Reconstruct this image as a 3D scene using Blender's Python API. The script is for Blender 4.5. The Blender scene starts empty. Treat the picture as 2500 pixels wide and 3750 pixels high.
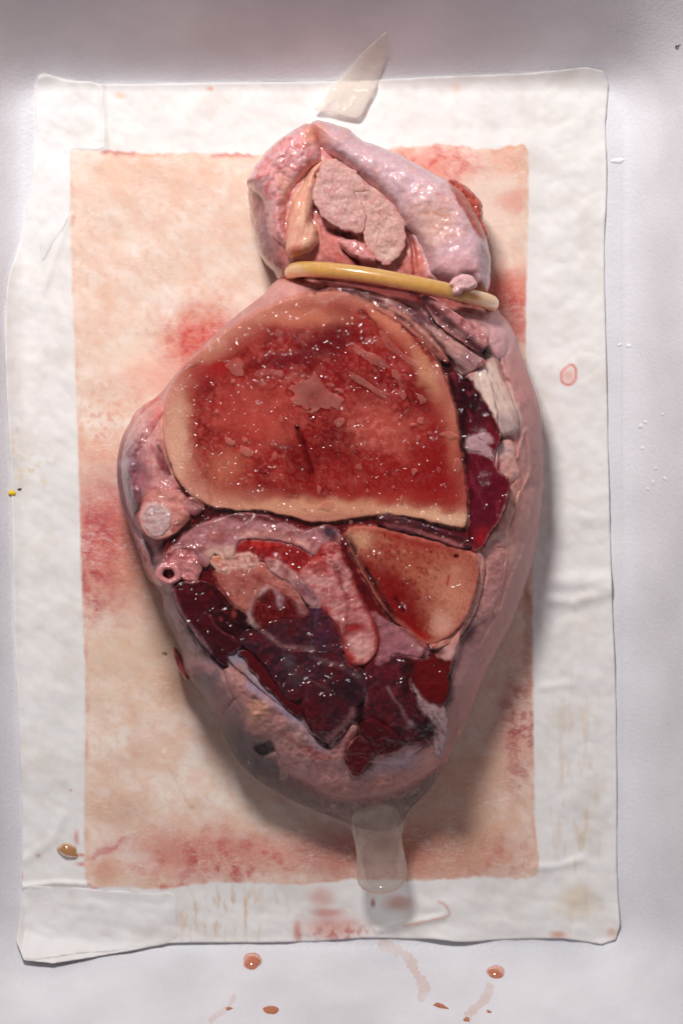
import bpy, math, random
import numpy as np
from mathutils import Vector, Matrix

# ------------------------------------------------------------------ units
U = 5e-5            # one layout unit = 0.05 mm ; the frame is 2500 x 3750 units on the tray floor
CX, CY = 1250.0, 1875.0
DIST = 13000.0      # camera height above the tray floor
sc = bpy.context.scene
col_ = sc.collection

# ------------------------------------------------------------------ camera
cam = bpy.data.cameras.new('camera')
cam.sensor_fit = 'HORIZONTAL'
cam.sensor_width = 24.0
cam.lens = 24.0 * DIST / 2500.0
cam.clip_start = 0.01
cam.clip_end = 20.0
cam.dof.use_dof = True
cam.dof.focus_distance = (DIST - 420) * U
cam.dof.aperture_fstop = 16.0
camo = bpy.data.objects.new('camera', cam)
camo.location = (0, 0, DIST * U)
col_.objects.link(camo)
sc.camera = camo

# ------------------------------------------------------------------ world + lamps
w = bpy.data.worlds.new('World'); sc.world = w; w.use_nodes = True
bg = w.node_tree.nodes['Background']
bg.inputs[0].default_value = (0.94, 0.87, 0.99, 1)
bg.inputs[1].default_value = 0.15

def area(name, loc, target, size, power, color):
    l = bpy.data.lights.new(name, 'AREA')
    l.shape = 'RECTANGLE'; l.size = size[0]; l.size_y = size[1]
    l.energy = power; l.color = color
    o = bpy.data.objects.new(name, l); col_.objects.link(o)
    o.location = loc
    d = Vector(target) - Vector(loc)
    o.rotation_euler = d.to_track_quat('-Z', 'Y').to_euler()
    return o
area('key_softbox', (-0.058, 0.228, 0.285), (0.0, 0.01, 0.0), (0.07, 0.055), 1.2, (1.0, 0.98, 0.965))

sc.cycles.max_bounces = 6; sc.cycles.diffuse_bounces = 3; sc.cycles.glossy_bounces = 2; sc.cycles.transmission_bounces = 4; sc.cycles.transparent_max_bounces = 10
sc.cycles.sample_clamp_indirect = 4.0
vs = sc.view_settings
vs.view_transform = 'Standard'; vs.look = 'None'; vs.exposure = 0.0; vs.gamma = 1.0
vs.use_curve_mapping = False

# ------------------------------------------------------------------ numpy toolkit
def lin(c):
    c = np.asarray(c, float) / 255.0
    return np.where(c <= 0.04045, c / 12.92, ((c + 0.055) / 1.055) ** 2.4)

def _perlin(x, y, seed):
    rs = np.random.RandomState(seed)
    perm = rs.permutation(256); ang = rs.rand(256) * 2 * np.pi
    gx, gy = np.cos(ang), np.sin(ang)
    xi = np.floor(x).astype(int); yi = np.floor(y).astype(int)
    xf, yf = x - xi, y - yi
    def g(ix, iy, fx, fy):
        h = perm[(perm[ix & 255] + iy) & 255]
        return gx[h] * fx + gy[h] * fy
    u = xf * xf * xf * (xf * (xf * 6 - 15) + 10); v = yf * yf * yf * (yf * (yf * 6 - 15) + 10)
    a = g(xi, yi, xf, yf); b = g(xi + 1, yi, xf - 1, yf)
    c = g(xi, yi + 1, xf, yf - 1); d = g(xi + 1, yi + 1, xf - 1, yf - 1)
    return (a + u * (b - a) + v * (c - a + u * (a - b - c + d))) * 1.5

def fbm(X, Y, scale, octv=3, seed=1, rot=0.0, stretch=1.0):
    c, s = math.cos(math.radians(rot)), math.sin(math.radians(rot))
    a = (X * c + Y * s) / (scale * stretch); b = (-X * s + Y * c) / scale
    out = 0; amp = 1.0; tot = 0
    for i in range(octv):
        out = out + amp * _perlin(a + 17.3 * i, b - 9.1 * i, seed * 13 + i)
        tot += amp; amp *= 0.5; a = a * 2.03; b = b * 2.03
    return out / tot * 1.4

def sst(a, b, x):
    t = np.clip((x - a) / (b - a), 0, 1)
    return t * t * (3 - 2 * t)

class Crop:
    def __init__(s, ox, oy, k): s.ox, s.oy, s.k = ox, oy, k
    def __call__(s, *p):
        if len(p) == 2 and not hasattr(p[0], '__len__'):
            return (s.ox + p[0] / s.k, s.oy + p[1] / s.k)
        return [(s.ox + q[0] / s.k, s.oy + q[1] / s.k) for q in p]
S_ = Crop(0, 0, 1.0)
F = Crop(0, 0, 0.6272)
R1 = Crop(850, 380, 1.4933)
R2 = Crop(400, 1050, 1.7422)
R3 = Crop(1150, 1000, 1.7422)
R4 = Crop(400, 1750, 1.7422)
R5 = Crop(1150, 1800, 1.7422)
R6 = Crop(700, 2400, 1.4255)
G1 = Crop(900, 2050, 1.96)
G2 = Crop(1000, 900, 1.6505)
G3 = Crop(550, 2050, 2.6133)

def spline(pts, n=5, closed=True):
    p = np.array(pts, float); m = len(p); out = []
    for i in range(m if closed else m - 1):
        if closed: a, b, c, d = p[i - 1], p[i], p[(i + 1) % m], p[(i + 2) % m]
        else: a, b, c, d = p[max(i - 1, 0)], p[i], p[i + 1], p[min(i + 2, m - 1)]
        for j in range(n):
            t = j / n
            out.append(0.5 * ((2 * b) + (-a + c) * t + (2 * a - 5 * b + 4 * c - d) * t * t + (-a + 3 * b - 3 * c + d) * t ** 3))
    if not closed: out.append(p[-1])
    return np.array(out)

def poly_sdf(poly, X, Y):
    """positive inside"""
    shp = X.shape; x = X.ravel(); y = Y.ravel()
    best = np.full(x.shape, 1e18); ins = np.zeros(x.shape, bool)
    n = len(poly)
    for i in range(n):
        ax, ay = poly[i]; bx, by = poly[(i + 1) % n]
        ex, ey = bx - ax, by - ay
        L = ex * ex + ey * ey
        if L < 1e-9: continue
        t = np.clip(((x - ax) * ex + (y - ay) * ey) / L, 0, 1)
        dx = x - ax - t * ex; dy = y - ay - t * ey
        np.minimum(best, dx * dx + dy * dy, out=best)
        if ay != by:
            c = ((ay > y) != (by > y)) & (x < ex * (y - ay) / (by - ay) + ax)
            ins ^= c
    d = np.sqrt(best)
    return np.where(ins, d, -d).reshape(shp)

def line_dist(pts, X, Y):
    best = np.full(X.shape, 1e18)
    for (ax, ay), (bx, by) in zip(pts[:-1], pts[1:]):
        ex, ey = bx - ax, by - ay; L = ex * ex + ey * ey + 1e-9
        t = np.clip(((X - ax) * ex + (Y - ay) * ey) / L, 0, 1)
        dx = X - ax - t * ex; dy = Y - ay - t * ey
        best = np.minimum(best, dx * dx + dy * dy)
    return np.sqrt(best)

def grid_sdf(poly, X, Y):
    ny, nx = X.shape
    if nx * ny < 4000: return poly_sdf(poly, X, Y)
    cx = np.unique(np.append(np.arange(0, nx, 2), nx - 1)); cy = np.unique(np.append(np.arange(0, ny, 2), ny - 1))
    dc = poly_sdf(poly, X[np.ix_(cy, cx)], Y[np.ix_(cy, cx)])
    tmp = np.array([np.interp(np.arange(nx), cx, r) for r in dc])
    return np.array([np.interp(np.arange(ny), cy, tmp[:, j]) for j in range(nx)]).T

def round_edge(d, r, drop):
    t = np.clip(d / r, 0, 1)
    return -drop * (1 - np.sqrt(np.clip(1 - (1 - t) ** 2, 0, 1)))

# ---- paint: surface colour (pigment), with some shade and highlights painted in
def paint(X, Y, d, base, ops, seed=1, warp=10):
    wx = X + warp * fbm(X, Y, 60, 3, seed + 50) ; wy = Y + warp * fbm(X, Y, 60, 3, seed + 51)
    C = np.ones(X.shape + (4,)); C[..., :3] = lin(base); C[..., 3] = 0.0
    for op in ops:
        k = op[0]
        if k == 'n':      # fbm patches: scale, lo, hi, colour, strength
            _, scale, lo, hi, c, st = op[:6]
            kw = op[6] if len(op) > 6 else {}
            seed += 7
            m = sst(lo, hi, fbm(X, Y, scale, kw.get('o', 4), seed, kw.get('rot', 0), kw.get('st', 1))) * st
            if 'dmin' in kw: m = m * sst(kw['dmin'], kw['dmax'], d)
            if 'blob' in kw:
                bx, by, rx, ry = kw['blob']; m = m * np.exp(-(((wx - bx) / rx) ** 2 + ((wy - by) / ry) ** 2))
        elif k == 'b':    # soft blob
            _, (bx, by), rx, ry, c, st = op[:6]
            rot = math.radians(op[6]) if len(op) > 6 else 0
            u = (wx - bx) * math.cos(rot) + (wy - by) * math.sin(rot); v = -(wx - bx) * math.sin(rot) + (wy - by) * math.cos(rot)
            q = (u / rx) ** 2 + (v / ry) ** 2
            m = np.exp(-q ** 1.5) * st
        elif k == 'l':    # line
            _, pts, wd, c, st = op[:5]
            m = np.exp(-(line_dist(pts, wx, wy) / wd) ** 2) * st
        elif k == 'p':    # polygon with soft ragged border
            _, pts, soft, c, st = op[:5]
            m = sst(-soft, soft, poly_sdf(spline(pts, 3), wx, wy)) * st
        elif k == 'e':    # by distance to the rim: d0 full, d1 none
            _, d0, d1, c, st = op[:5]
            seed += 3
            dd = d + (op[5] if len(op) > 5 else 0) * fbm(X, Y, 50, 3, seed)
            m = (1 - sst(d0, d1, dd)) * st
        elif k == 'r':    # wetness (alpha channel) by mask
            _, (bx, by), rx, ry, val = op
            m = np.exp(-(((wx - bx) / rx) ** 2 + ((wy - by) / ry) ** 2)); C[..., 3] = C[..., 3] * (1 - m) + val * m; continue
        m = np.clip(m, 0, 1)[..., None]
        C[..., :3] = C[..., :3] * (1 - m) + lin(c) * m
    return C

HM = {'z': np.zeros((520, 420)), 's': 8.0}     # world height map of the meat, for draping the latex
def splat(x, y, z):
    i = np.clip((y / HM['s']).astype(int), 0, 519); j = np.clip((x / HM['s']).astype(int), 0, 419)
    np.maximum.at(HM['z'], (i, j), z)

def link(o, parent=None):
    col_.objects.link(o)
    if parent is not None: o.parent = parent
    return o

def tag(o, label=None, cat=None, group=None, kind=None):
    if label: o['label'] = label
    if cat: o['category'] = cat
    if group: o['group'] = group
    if kind: o['kind'] = kind
    return o

def empty(name, loc):
    o = bpy.data.objects.new(name, None); o.empty_display_size = 0.01
    o.location = loc; col_.objects.link(o); return o

def make_mesh(name, V, Fc, mat, parent=None, colors=None, smooth=True):
    """V in layout units (x right, y down, z up, already at true position)"""
    me = bpy.data.meshes.new(name)
    P = np.empty((len(V), 3)); P[:, 0] = (V[:, 0] - CX) * U; P[:, 1] = (CY - V[:, 1]) * U; P[:, 2] = V[:, 2] * U
    o = bpy.data.objects.new(name, me)
    link(o, parent)
    if parent is not None: P -= np.array(parent.matrix_world.translation if parent.parent else parent.location)
    me.from_pydata(P.tolist(), [], [list(map(int, f)) for f in Fc])
    me.materials.append(mat)
    if colors is not None:
        a = me.color_attributes.new('col', 'FLOAT_COLOR', 'POINT')
        a.data.foreach_set('color', np.ascontiguousarray(colors, dtype=np.float32).ravel())
    if smooth: me.polygons.foreach_set('use_smooth', [True] * len(me.polygons))
    me.update()
    return o

def kfac(z0): return (DIST - z0) / DIST

def pillow(name, outline, ztop, mat, parent, base=(200, 150, 150), ops=(), step=4.0, z0=500, skirt=120, n=5,
           zbot=None, seed=1, warp=10, rec=True, jag=0.0, jscale=40, colfn=None, grow=0.0):
    """A solid piece with a traced outline: dense relief on top, rounded rim, side wall (or underside)."""
    poly = spline(outline, n)
    lo = poly.min(0) - 4 * step - grow; hi = poly.max(0) + 4 * step + grow
    xs = np.arange(lo[0], hi[0] + step, step); ys = np.arange(lo[1], hi[1] + step, step)
    X, Y = np.meshgrid(xs, ys)
    d = grid_sdf(poly, X, Y)
    d = d + grow
    if jag: d = d + jag * fbm(X, Y, jscale, 3, seed + 99)
    gy, gx = np.gradient(d, step)
    ins = d > 0
    cell = ins[:-1, :-1] | ins[1:, :-1] | ins[:-1, 1:] | ins[1:, 1:]
    used = np.zeros_like(ins)
    used[:-1, :-1] |= cell; used[1:, :-1] |= cell; used[:-1, 1:] |= cell; used[1:, 1:] |= cell
    out = used & ~ins
    gl = np.sqrt(gx ** 2 + gy ** 2) + 1e-6
    X = X.copy(); Y = Y.copy()
    X[out] += (-d * gx / gl / np.maximum(gl, 0.7))[out]; Y[out] += (-d * gy / gl / np.maximum(gl, 0.7))[out]
    d[out] = 0
    idx = -np.ones(ins.shape, int); idx[used] = np.arange(used.sum())
    x, y, dd = X[used], Y[used], d[used]
    z = ztop(x, y, dd)
    C = colfn(x, y, dd) if colfn else paint(x, y, dd, base, ops, seed, warp)
    ci, cj = np.nonzero(cell)
    a, b, c_, e = idx[ci, cj], idx[ci, cj + 1], idx[ci + 1, cj + 1], idx[ci + 1, cj]
    faces = np.stack([a, e, c_, b], 1)
    k = kfac(z0)
    wx = CX + (x - CX) * k; wy = CY + (y - CY) * k
    if rec: splat(wx, wy, z)
    # rim edges
    E = np.concatenate([np.stack([faces[:, i], faces[:, (i + 1) % 4]], 1) for i in range(4)])
    key = np.sort(E, 1); kk = key[:, 0].astype(np.int64) * (len(x) + 1) + key[:, 1]
    _, first, cnt = np.unique(kk, return_index=True, return_counts=True)
    be = E[first[cnt == 1]]
    V = np.stack([wx, wy, z], 1)
    if zbot is None:
        rim = np.unique(be); m = {int(v): i + len(x) for i, v in enumerate(rim)}
        low = V[rim].copy(); low[:, 2] -= skirt
        sk = np.array([[p, m[int(p)], m[int(q)], q] for p, q in be]) if len(be) else np.zeros((0, 4), int)
        V = np.concatenate([V, low]); C = np.concatenate([C, C[rim]])
        Fc = np.concatenate([faces, sk])
    else:
        zb = zbot(x, y, dd)
        rim = np.unique(be); isrim = np.zeros(len(x), bool); isrim[rim] = True
        m2 = np.arange(len(x)) + len(x); m2[isrim] = np.nonzero(isrim)[0]
        V2 = V.copy(); V2[:, 2] = np.where(isrim, z, zb)
        Fb = m2[faces][:, ::-1]
        V = np.concatenate([V, V2]); C = np.concatenate([C, C]); Fc = np.concatenate([faces, Fb])
    return make_mesh(name, V, Fc, mat, parent, C)

# ------------------------------------------------------------------ materials
def new_mat(name):
    m = bpy.data.materials.new(name); m.use_nodes = True
    nt = m.node_tree; nt.nodes.clear()
    out = nt.nodes.new('ShaderNodeOutputMaterial')
    return m, nt, out

def N(nt, t, **kw):
    n = nt.nodes.new(t)
    for k, v in kw.items():
        if k in n.inputs: n.inputs[k].default_value = v
        else: setattr(n, k, v)
    return n

def flesh(name, rough=0.35, coat=0.4, sss=0.25, nscale=2500, bump=0.25, namt=0.35, spec=0.22, scale=0.0012, coat_rough=0.12, bscale=None, fibre=None, cbump=0.8, cscale=600, cdist=0.0016):
    m, nt, out = new_mat(name)
    L = nt.links.new
    at = N(nt, 'ShaderNodeAttribute', attribute_name='col')
    tc = N(nt, 'ShaderNodeTexCoord')
    mp = N(nt, 'ShaderNodeMapping')
    L(tc.outputs['Object'], mp.inputs['Vector'])
    if fibre:
        mp.inputs['Rotation'].default_value = (0, 0, math.radians(fibre)); mp.inputs['Scale'].default_value = (1, 0.12, 1)
    n1 = N(nt, 'ShaderNodeTexNoise', Scale=nscale, Detail=4.0, Roughness=0.65)
    L(mp.outputs[0], n1.inputs['Vector'])
    mr = N(nt, 'ShaderNodeMapRange'); mr.inputs[1].default_value = 0.3; mr.inputs[2].default_value = 0.7
    mr.inputs[3].default_value = 1 - namt; mr.inputs[4].default_value = 1 + namt * 0.7
    L(n1.outputs[0], mr.inputs[0])
    mx = N(nt, 'ShaderNodeMix', data_type='RGBA', blend_type='MULTIPLY'); mx.inputs[0].default_value = 1
    cb = N(nt, 'ShaderNodeCombineColor')
    for i in range(3): L(mr.outputs[0], cb.inputs[i])
    L(at.outputs['Color'], mx.inputs[6]); L(cb.outputs[0], mx.inputs[7])
    bs = N(nt, 'ShaderNodeBsdfPrincipled')
    L(mx.outputs[2], bs.inputs['Base Color'])
    bs.inputs['Roughness'].default_value = rough
    bs.inputs['Specular IOR Level'].default_value = spec
    bs.inputs['Subsurface Weight'].default_value = sss
    bs.inputs['Subsurface Radius'].default_value = (1.0, 0.4, 0.25)
    bs.inputs['Subsurface Scale'].default_value = scale
    bs.inputs['Coat Weight'].default_value = coat
    bs.inputs['Coat Roughness'].default_value = coat_rough
    bs.inputs['Coat IOR'].default_value = 1.4
    n2 = N(nt, 'ShaderNodeTexNoise', Scale=bscale or nscale * 0.8, Detail=5.0, Roughness=0.6)
    L(mp.outputs[0], n2.inputs['Vector'])
    bp = N(nt, 'ShaderNodeBump', Strength=bump, Distance=0.0004)
    L(n2.outputs[0], bp.inputs['Height'])
    L(bp.outputs[0], bs.inputs['Normal'])
    n3 = N(nt, 'ShaderNodeTexNoise', Scale=float(cscale), Detail=3.0, Roughness=0.55)
    L(mp.outputs[0], n3.inputs['Vector'])
    cb2 = N(nt, 'ShaderNodeBump', Strength=cbump, Distance=cdist)
    L(n3.outputs[0], cb2.inputs['Height'])
    L(cb2.outputs[0], bs.inputs['Coat Normal'])
    L(bs.outputs[0], out.inputs[0])
    return m

M = {}
M['fat'] = flesh('wet_fat', 0.45, 0.5, 0.3, 1600, 0.09, 0.12, coat_rough=0.06, spec=0.1)
M['skin'] = flesh('damp_skin', 0.5, 0.16, 0.25, 2600, 0.13, 0.1, coat_rough=0.1, spec=0.08, cscale=800, cdist=0.0012)
M['gloss'] = flesh('slick_fat', 0.4, 1.0, 0.3, 1000, 0.1, 0.1, coat_rough=0.04, spec=0.1, cscale=700, cbump=0.35, cdist=0.0007)
M['lumpskin'] = flesh('moist_skin', 0.45, 0.7, 0.3, 2600, 0.12, 0.1, coat_rough=0.12, spec=0.12, cscale=900, cbump=0.35, cdist=0.0006)
M['bone'] = flesh('sawn_bone', 0.6, 0.12, 0.1, 3000, 0.03, 0.2, coat_rough=0.08, spec=0.05, cscale=700, cbump=0.8, cdist=0.0012)
M['muscle'] = flesh('dark_muscle', 0.55, 0.9, 0.04, 1500, 0.2, 0.3, coat_rough=0.04, spec=0.04, cscale=520, cbump=0.6, cdist=0.0012)
M['wetmuscle'] = flesh('wet_red_muscle', 0.5, 0.5, 0.1, 1200, 0.05, 0.2, coat_rough=0.05, spec=0.05, cscale=300, cbump=0.7, cdist=0.0015)
M['cut'] = flesh('cut_fibre', 0.55, 0.6, 0.25, 2600, 0.25, 0.16, coat_rough=0.1, bscale=3600, spec=0.1, cscale=1000, cbump=0.8, cdist=0.001)
M['tendon'] = flesh('tendon', 0.5, 0.3, 0.2, 1800, 0.12, 0.12, fibre=22, spec=0.1, coat_rough=0.08)
M['ligament'] = flesh('ligament', 0.5, 0.6, 0.2, 1500, 0.15, 0.2, fibre=62, spec=0.1, coat_rough=0.07, cbump=0.7)
M['blood'] = flesh('pooled_blood', 0.4, 0.8, 0.05, 700, 0.02, 0.2, coat_rough=0.04, spec=0.05, cscale=300, cbump=0.6, cdist=0.002)

# foam
m, nt, out = new_mat('white_foam'); L = nt.links.new
tc = N(nt, 'ShaderNodeTexCoord')
v = N(nt, 'ShaderNodeTexVoronoi', Scale=1500.0); L(tc.outputs['Object'], v.inputs['Vector'])
n = N(nt, 'ShaderNodeTexNoise', Scale=60.0, Detail=4.0); L(tc.outputs['Object'], n.inputs['Vector'])
n3 = N(nt, 'ShaderNodeTexNoise', Scale=3500.0, Detail=2.0); L(tc.outputs['Object'], n3.inputs['Vector'])
rp = N(nt, 'ShaderNodeValToRGB'); rp.color_ramp.elements[0].color = (*lin((219, 217, 221)), 1); rp.color_ramp.elements[1].color = (*lin((233, 231, 235)), 1)
rp.color_ramp.elements[0].position = 0.35; rp.color_ramp.elements[1].position = 0.65
L(n.outputs[0], rp.inputs[0])
at = N(nt, 'ShaderNodeAttribute', attribute_name='col')
mx = N(nt, 'ShaderNodeMix', data_type='RGBA', blend_type='MULTIPLY'); mx.inputs[0].default_value = 1
L(rp.outputs[0], mx.inputs[6]); L(at.outputs['Color'], mx.inputs[7])
bs = N(nt, 'ShaderNodeBsdfPrincipled', Roughness=0.42); bs.inputs['Specular IOR Level'].default_value = 0.3
bs.inputs['Subsurface Radius'].default_value = (1, 0.95, 0.95)
L(mx.outputs[2], bs.inputs['Base Color'])
ad = N(nt, 'ShaderNodeMath', operation='ADD'); L(v.outputs['Distance'], ad.inputs[0]); L(n3.outputs[0], ad.inputs[1])
bp = N(nt, 'ShaderNodeBump', Strength=0.18, Distance=0.0003); L(ad.outputs[0], bp.inputs['Height']); L(bp.outputs[0], bs.inputs['Normal'])
L(bs.outputs[0], out.inputs[0]); M['foam'] = m

# nonwoven pad
m, nt, out = new_mat('nonwoven_pad'); L = nt.links.new
tc = N(nt, 'ShaderNodeTexCoord'); at = N(nt, 'ShaderNodeAttribute', attribute_name='col')
acc = None
for rot, sc_ in ((12, 2600), (65, 2300), (-40, 2900), (130, 2500)):
    mp = N(nt, 'ShaderNodeMapping'); mp.inputs['Rotation'].default_value = (0, 0, math.radians(rot)); mp.inputs['Scale'].default_value = (0.3, 1, 1)
    L(tc.outputs['Object'], mp.inputs['Vector'])
    nn = N(nt, 'ShaderNodeTexNoise', Scale=float(sc_), Detail=3.0, Distortion=1.2); L(mp.outputs[0], nn.inputs['Vector'])
    if acc is None: acc = nn
    else:
        mm = N(nt, 'ShaderNodeMath', operation='MAXIMUM'); L(acc.outputs[0], mm.inputs[0]); L(nn.outputs[0], mm.inputs[1]); acc = mm
mr = N(nt, 'ShaderNodeMapRange'); mr.inputs[1].default_value = 0.55; mr.inputs[2].default_value = 0.8; mr.inputs[3].default_value = 0.0; mr.inputs[4].default_value = 1.0
L(acc.outputs[0], mr.inputs[0])
ml = N(nt, 'ShaderNodeMath', operation='MULTIPLY'); L(mr.outputs[0], ml.inputs[0]); L(at.outputs['Alpha'], ml.inputs[1])
mx = N(nt, 'ShaderNodeMix', data_type='RGBA'); L(ml.outputs[0], mx.inputs[0]); L(at.outputs['Color'], mx.inputs[6]); mx.inputs[7].default_value = (*lin((246, 236, 228)), 1)
bs = N(nt, 'ShaderNodeBsdfPrincipled', Roughness=0.55); L(mx.outputs[2], bs.inputs['Base Color'])
bs.inputs['Specular IOR Level'].default_value = 0.35
bp = N(nt, 'ShaderNodeBump', Strength=0.14, Distance=0.0003); L(acc.outputs[0], bp.inputs['Height']); L(bp.outputs[0], bs.inputs['Normal'])
L(bs.outputs[0], out.inputs[0]); M['pad'] = m

# latex film: clear thin sheet, milky where it is seen edge-on
def latex(name, base_f=0.05, edge_f=0.5, milky=(214, 196, 190), bump=0.35, bscale=1300, gl=0.9, rough=0.1, pin=1.5, attr=False, e0=0.15, tl_mix=0.5):
    m, nt, out = new_mat(name); L = nt.links.new
    tc = N(nt, 'ShaderNodeTexCoord')
    tr = N(nt, 'ShaderNodeBsdfTransparent')
    df = N(nt, 'ShaderNodeBsdfDiffuse', Color=(*lin(milky), 1))
    tl = N(nt, 'ShaderNodeBsdfTranslucent', Color=(*lin(milky), 1))
    dm = N(nt, 'ShaderNodeMixShader'); dm.inputs[0].default_value = tl_mix; L(df.outputs[0], dm.inputs[1]); L(tl.outputs[0], dm.inputs[2])
    lw = N(nt, 'ShaderNodeLayerWeight', Blend=0.35)
    mr = N(nt, 'ShaderNodeMapRange'); mr.inputs[1].default_value = e0; mr.inputs[2].default_value = 1.0; mr.inputs[3].default_value = base_f; mr.inputs[4].default_value = edge_f
    L(lw.outputs['Facing'], mr.inputs[0])
    nz = N(nt, 'ShaderNodeTexNoise', Scale=220.0, Detail=4.0); L(tc.outputs['Object'], nz.inputs['Vector'])
    r2 = N(nt, 'ShaderNodeMapRange'); r2.inputs[1].default_value = 0.35; r2.inputs[2].default_value = 0.7; r2.inputs[3].default_value = 0.6; r2.inputs[4].default_value = 1.4
    L(nz.outputs[0], r2.inputs[0])
    mu = N(nt, 'ShaderNodeMath', operation='MULTIPLY'); L(mr.outputs[0], mu.inputs[0]); L(r2.outputs[0], mu.inputs[1])
    if attr:
        at = N(nt, 'ShaderNodeAttribute', attribute_name='col')
        mb = N(nt, 'ShaderNodeMath', operation='MULTIPLY'); L(at.outputs['Alpha'], mb.inputs[0]); L(r2.outputs[0], mb.inputs[1])
        mc = N(nt, 'ShaderNodeMath', operation='ADD'); L(mu.outputs[0], mc.inputs[0]); L(mb.outputs[0], mc.inputs[1]); mu = mc
    m1 = N(nt, 'ShaderNodeMixShader'); L(mu.outputs[0], m1.inputs[0]); L(tr.outputs[0], m1.inputs[1]); L(dm.outputs[0], m1.inputs[2])
    n2 = N(nt, 'ShaderNodeTexNoise', Scale=float(bscale), Detail=3.0, Roughness=0.6); L(tc.outputs['Object'], n2.inputs['Vector'])
    # pin-head bubbles in the film
    vo = N(nt, 'ShaderNodeTexVoronoi', Scale=800.0); L(tc.outputs['Object'], vo.inputs['Vector'])
    vm = N(nt, 'ShaderNodeMapRange'); vm.inputs[1].default_value = 0.0; vm.inputs[2].default_value = 0.26; vm.inputs[3].default_value = 1.0; vm.inputs[4].default_value = 0.0; L(vo.outputs['Distance'], vm.inputs[0])
    nm = N(nt, 'ShaderNodeTexNoise', Scale=260.0, Detail=3.0); L(tc.outputs['Object'], nm.inputs['Vector'])
    nr = N(nt, 'ShaderNodeMapRange'); nr.inputs[1].default_value = 0.6; nr.inputs[2].default_value = 0.74; L(nm.outputs[0], nr.inputs[0])
    vv = N(nt, 'ShaderNodeMath', operation='MULTIPLY'); L(vm.outputs[0], vv.inputs[0]); L(nr.outputs[0], vv.inputs[1])
    v3 = N(nt, 'ShaderNodeMath', operation='MULTIPLY'); L(vv.outputs[0], v3.inputs[0]); v3.inputs[1].default_value = pin
    va = N(nt, 'ShaderNodeMath', operation='ADD'); L(v3.outputs[0], va.inputs[0]); L(n2.outputs[0], va.inputs[1])
    bp = N(nt, 'ShaderNodeBump', Strength=bump, Distance=0.0015); L(va.outputs[0], bp.inputs['Height'])
    g = N(nt, 'ShaderNodeBsdfGlossy', Roughness=rough); L(bp.outputs[0], g.inputs['Normal'])
    fr = N(nt, 'ShaderNodeFresnel', IOR=1.42); L(bp.outputs[0], fr.inputs['Normal'])
    fc = N(nt, 'ShaderNodeMath', operation='MINIMUM'); L(fr.outputs[0], fc.inputs[0]); fc.inputs[1].default_value = 0.06
    fm = N(nt, 'ShaderNodeMath', operation='MULTIPLY'); L(fc.outputs[0], fm.inputs[0]); fm.inputs[1].default_value = gl
    ge = N(nt, 'ShaderNodeNewGeometry'); iv = N(nt, 'ShaderNodeMath', operation='SUBTRACT'); iv.inputs[0].default_value = 1.0; L(ge.outputs['Backfacing'], iv.inputs[1])
    f2 = N(nt, 'ShaderNodeMath', operation='MULTIPLY'); L(fm.outputs[0], f2.inputs[0]); L(iv.outputs[0], f2.inputs[1]); fm = f2
    m2 = N(nt, 'ShaderNodeMixShader'); L(fm.outputs[0], m2.inputs[0]); L(m1.outputs[0], m2.inputs[1]); L(g.outputs[0], m2.inputs[2])
    L(m2.outputs[0], out.inputs[0])
    return m
M['latex'] = latex('latex_film', 0.0, 0.1, (196, 172, 162), 0.8, 330, 0.6, 0.05, 0.2, True, 0.5)
M['teat'] = latex('latex_tip', 0.24, 1.0, (240, 222, 206), 0.12, 400, 5.0, 0.07, 0.0, False, 0.25)
M['bubble'] = latex('air_under_latex', 0.36, 0.4, (248, 170, 154), 0.6, 1500, 1.0, 0.1, 0.3)
M['milk'] = latex('whitened_latex', 0.3, 0.4, (232, 206, 194), 0.2, 900, 0.8, 0.2, 0.0)
M['scrap'] = latex('film_scrap', 0.96, 1.0, (255, 248, 240), 0.1, 900, 0.35, 0.2, 0.5, False, 0.15, 0.7)

def simple(name, rgb, rough=0.4, trans=0.0, sss=0.0, ior=1.4, bump=0.0, bscale=1500, coat=0.0, nz=0.0):
    m, nt, out = new_mat(name); L = nt.links.new
    bs = N(nt, 'ShaderNodeBsdfPrincipled', Roughness=rough)
    tc = N(nt, 'ShaderNodeTexCoord')
    n1 = N(nt, 'ShaderNodeTexNoise', Scale=float(bscale), Detail=3.0); L(tc.outputs['Object'], n1.inputs['Vector'])
    rp = N(nt, 'ShaderNodeValToRGB'); c = lin(rgb)
    rp.color_ramp.elements[0].color = (*(c * (1 - nz)), 1); rp.color_ramp.elements[1].color = (*np.clip(c * (1 + nz), 0, 1), 1)
    rp.color_ramp.elements[0].position = 0.3; rp.color_ramp.elements[1].position = 0.7
    L(n1.outputs[0], rp.inputs[0]); L(rp.outputs[0], bs.inputs['Base Color'])
    bs.inputs['Transmission Weight'].default_value = trans; bs.inputs['IOR'].default_value = ior
    bs.inputs['Subsurface Weight'].default_value = sss; bs.inputs['Subsurface Scale'].default_value = 0.0015
    bs.inputs['Subsurface Radius'].default_value = (1, 0.6, 0.3)
    bs.inputs['Coat Weight'].default_value = coat; bs.inputs['Coat Roughness'].default_value = 0.05
    if bump:
        bp = N(nt, 'ShaderNodeBump', Strength=bump, Distance=0.0003); L(n1.outputs[0], bp.inputs['Height']); L(bp.outputs[0], bs.inputs['Normal'])
    L(bs.outputs[0], out.inputs[0])
    return m
M['ring'] = simple('amber_latex', (228, 174, 100), 0.32, 0.25, 1.0, 1.45, 0.1, 900, 0.35, 0.09)
[n for n in M['ring'].node_tree.nodes if n.type == 'BSDF_PRINCIPLED'][0].inputs['Subsurface Scale'].default_value = 0.004
M['drop'] = simple('pink_liquid', (232, 150, 120), 0.06, 0.35, 0.3, 1.35, 0, 900, 1.0)
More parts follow.
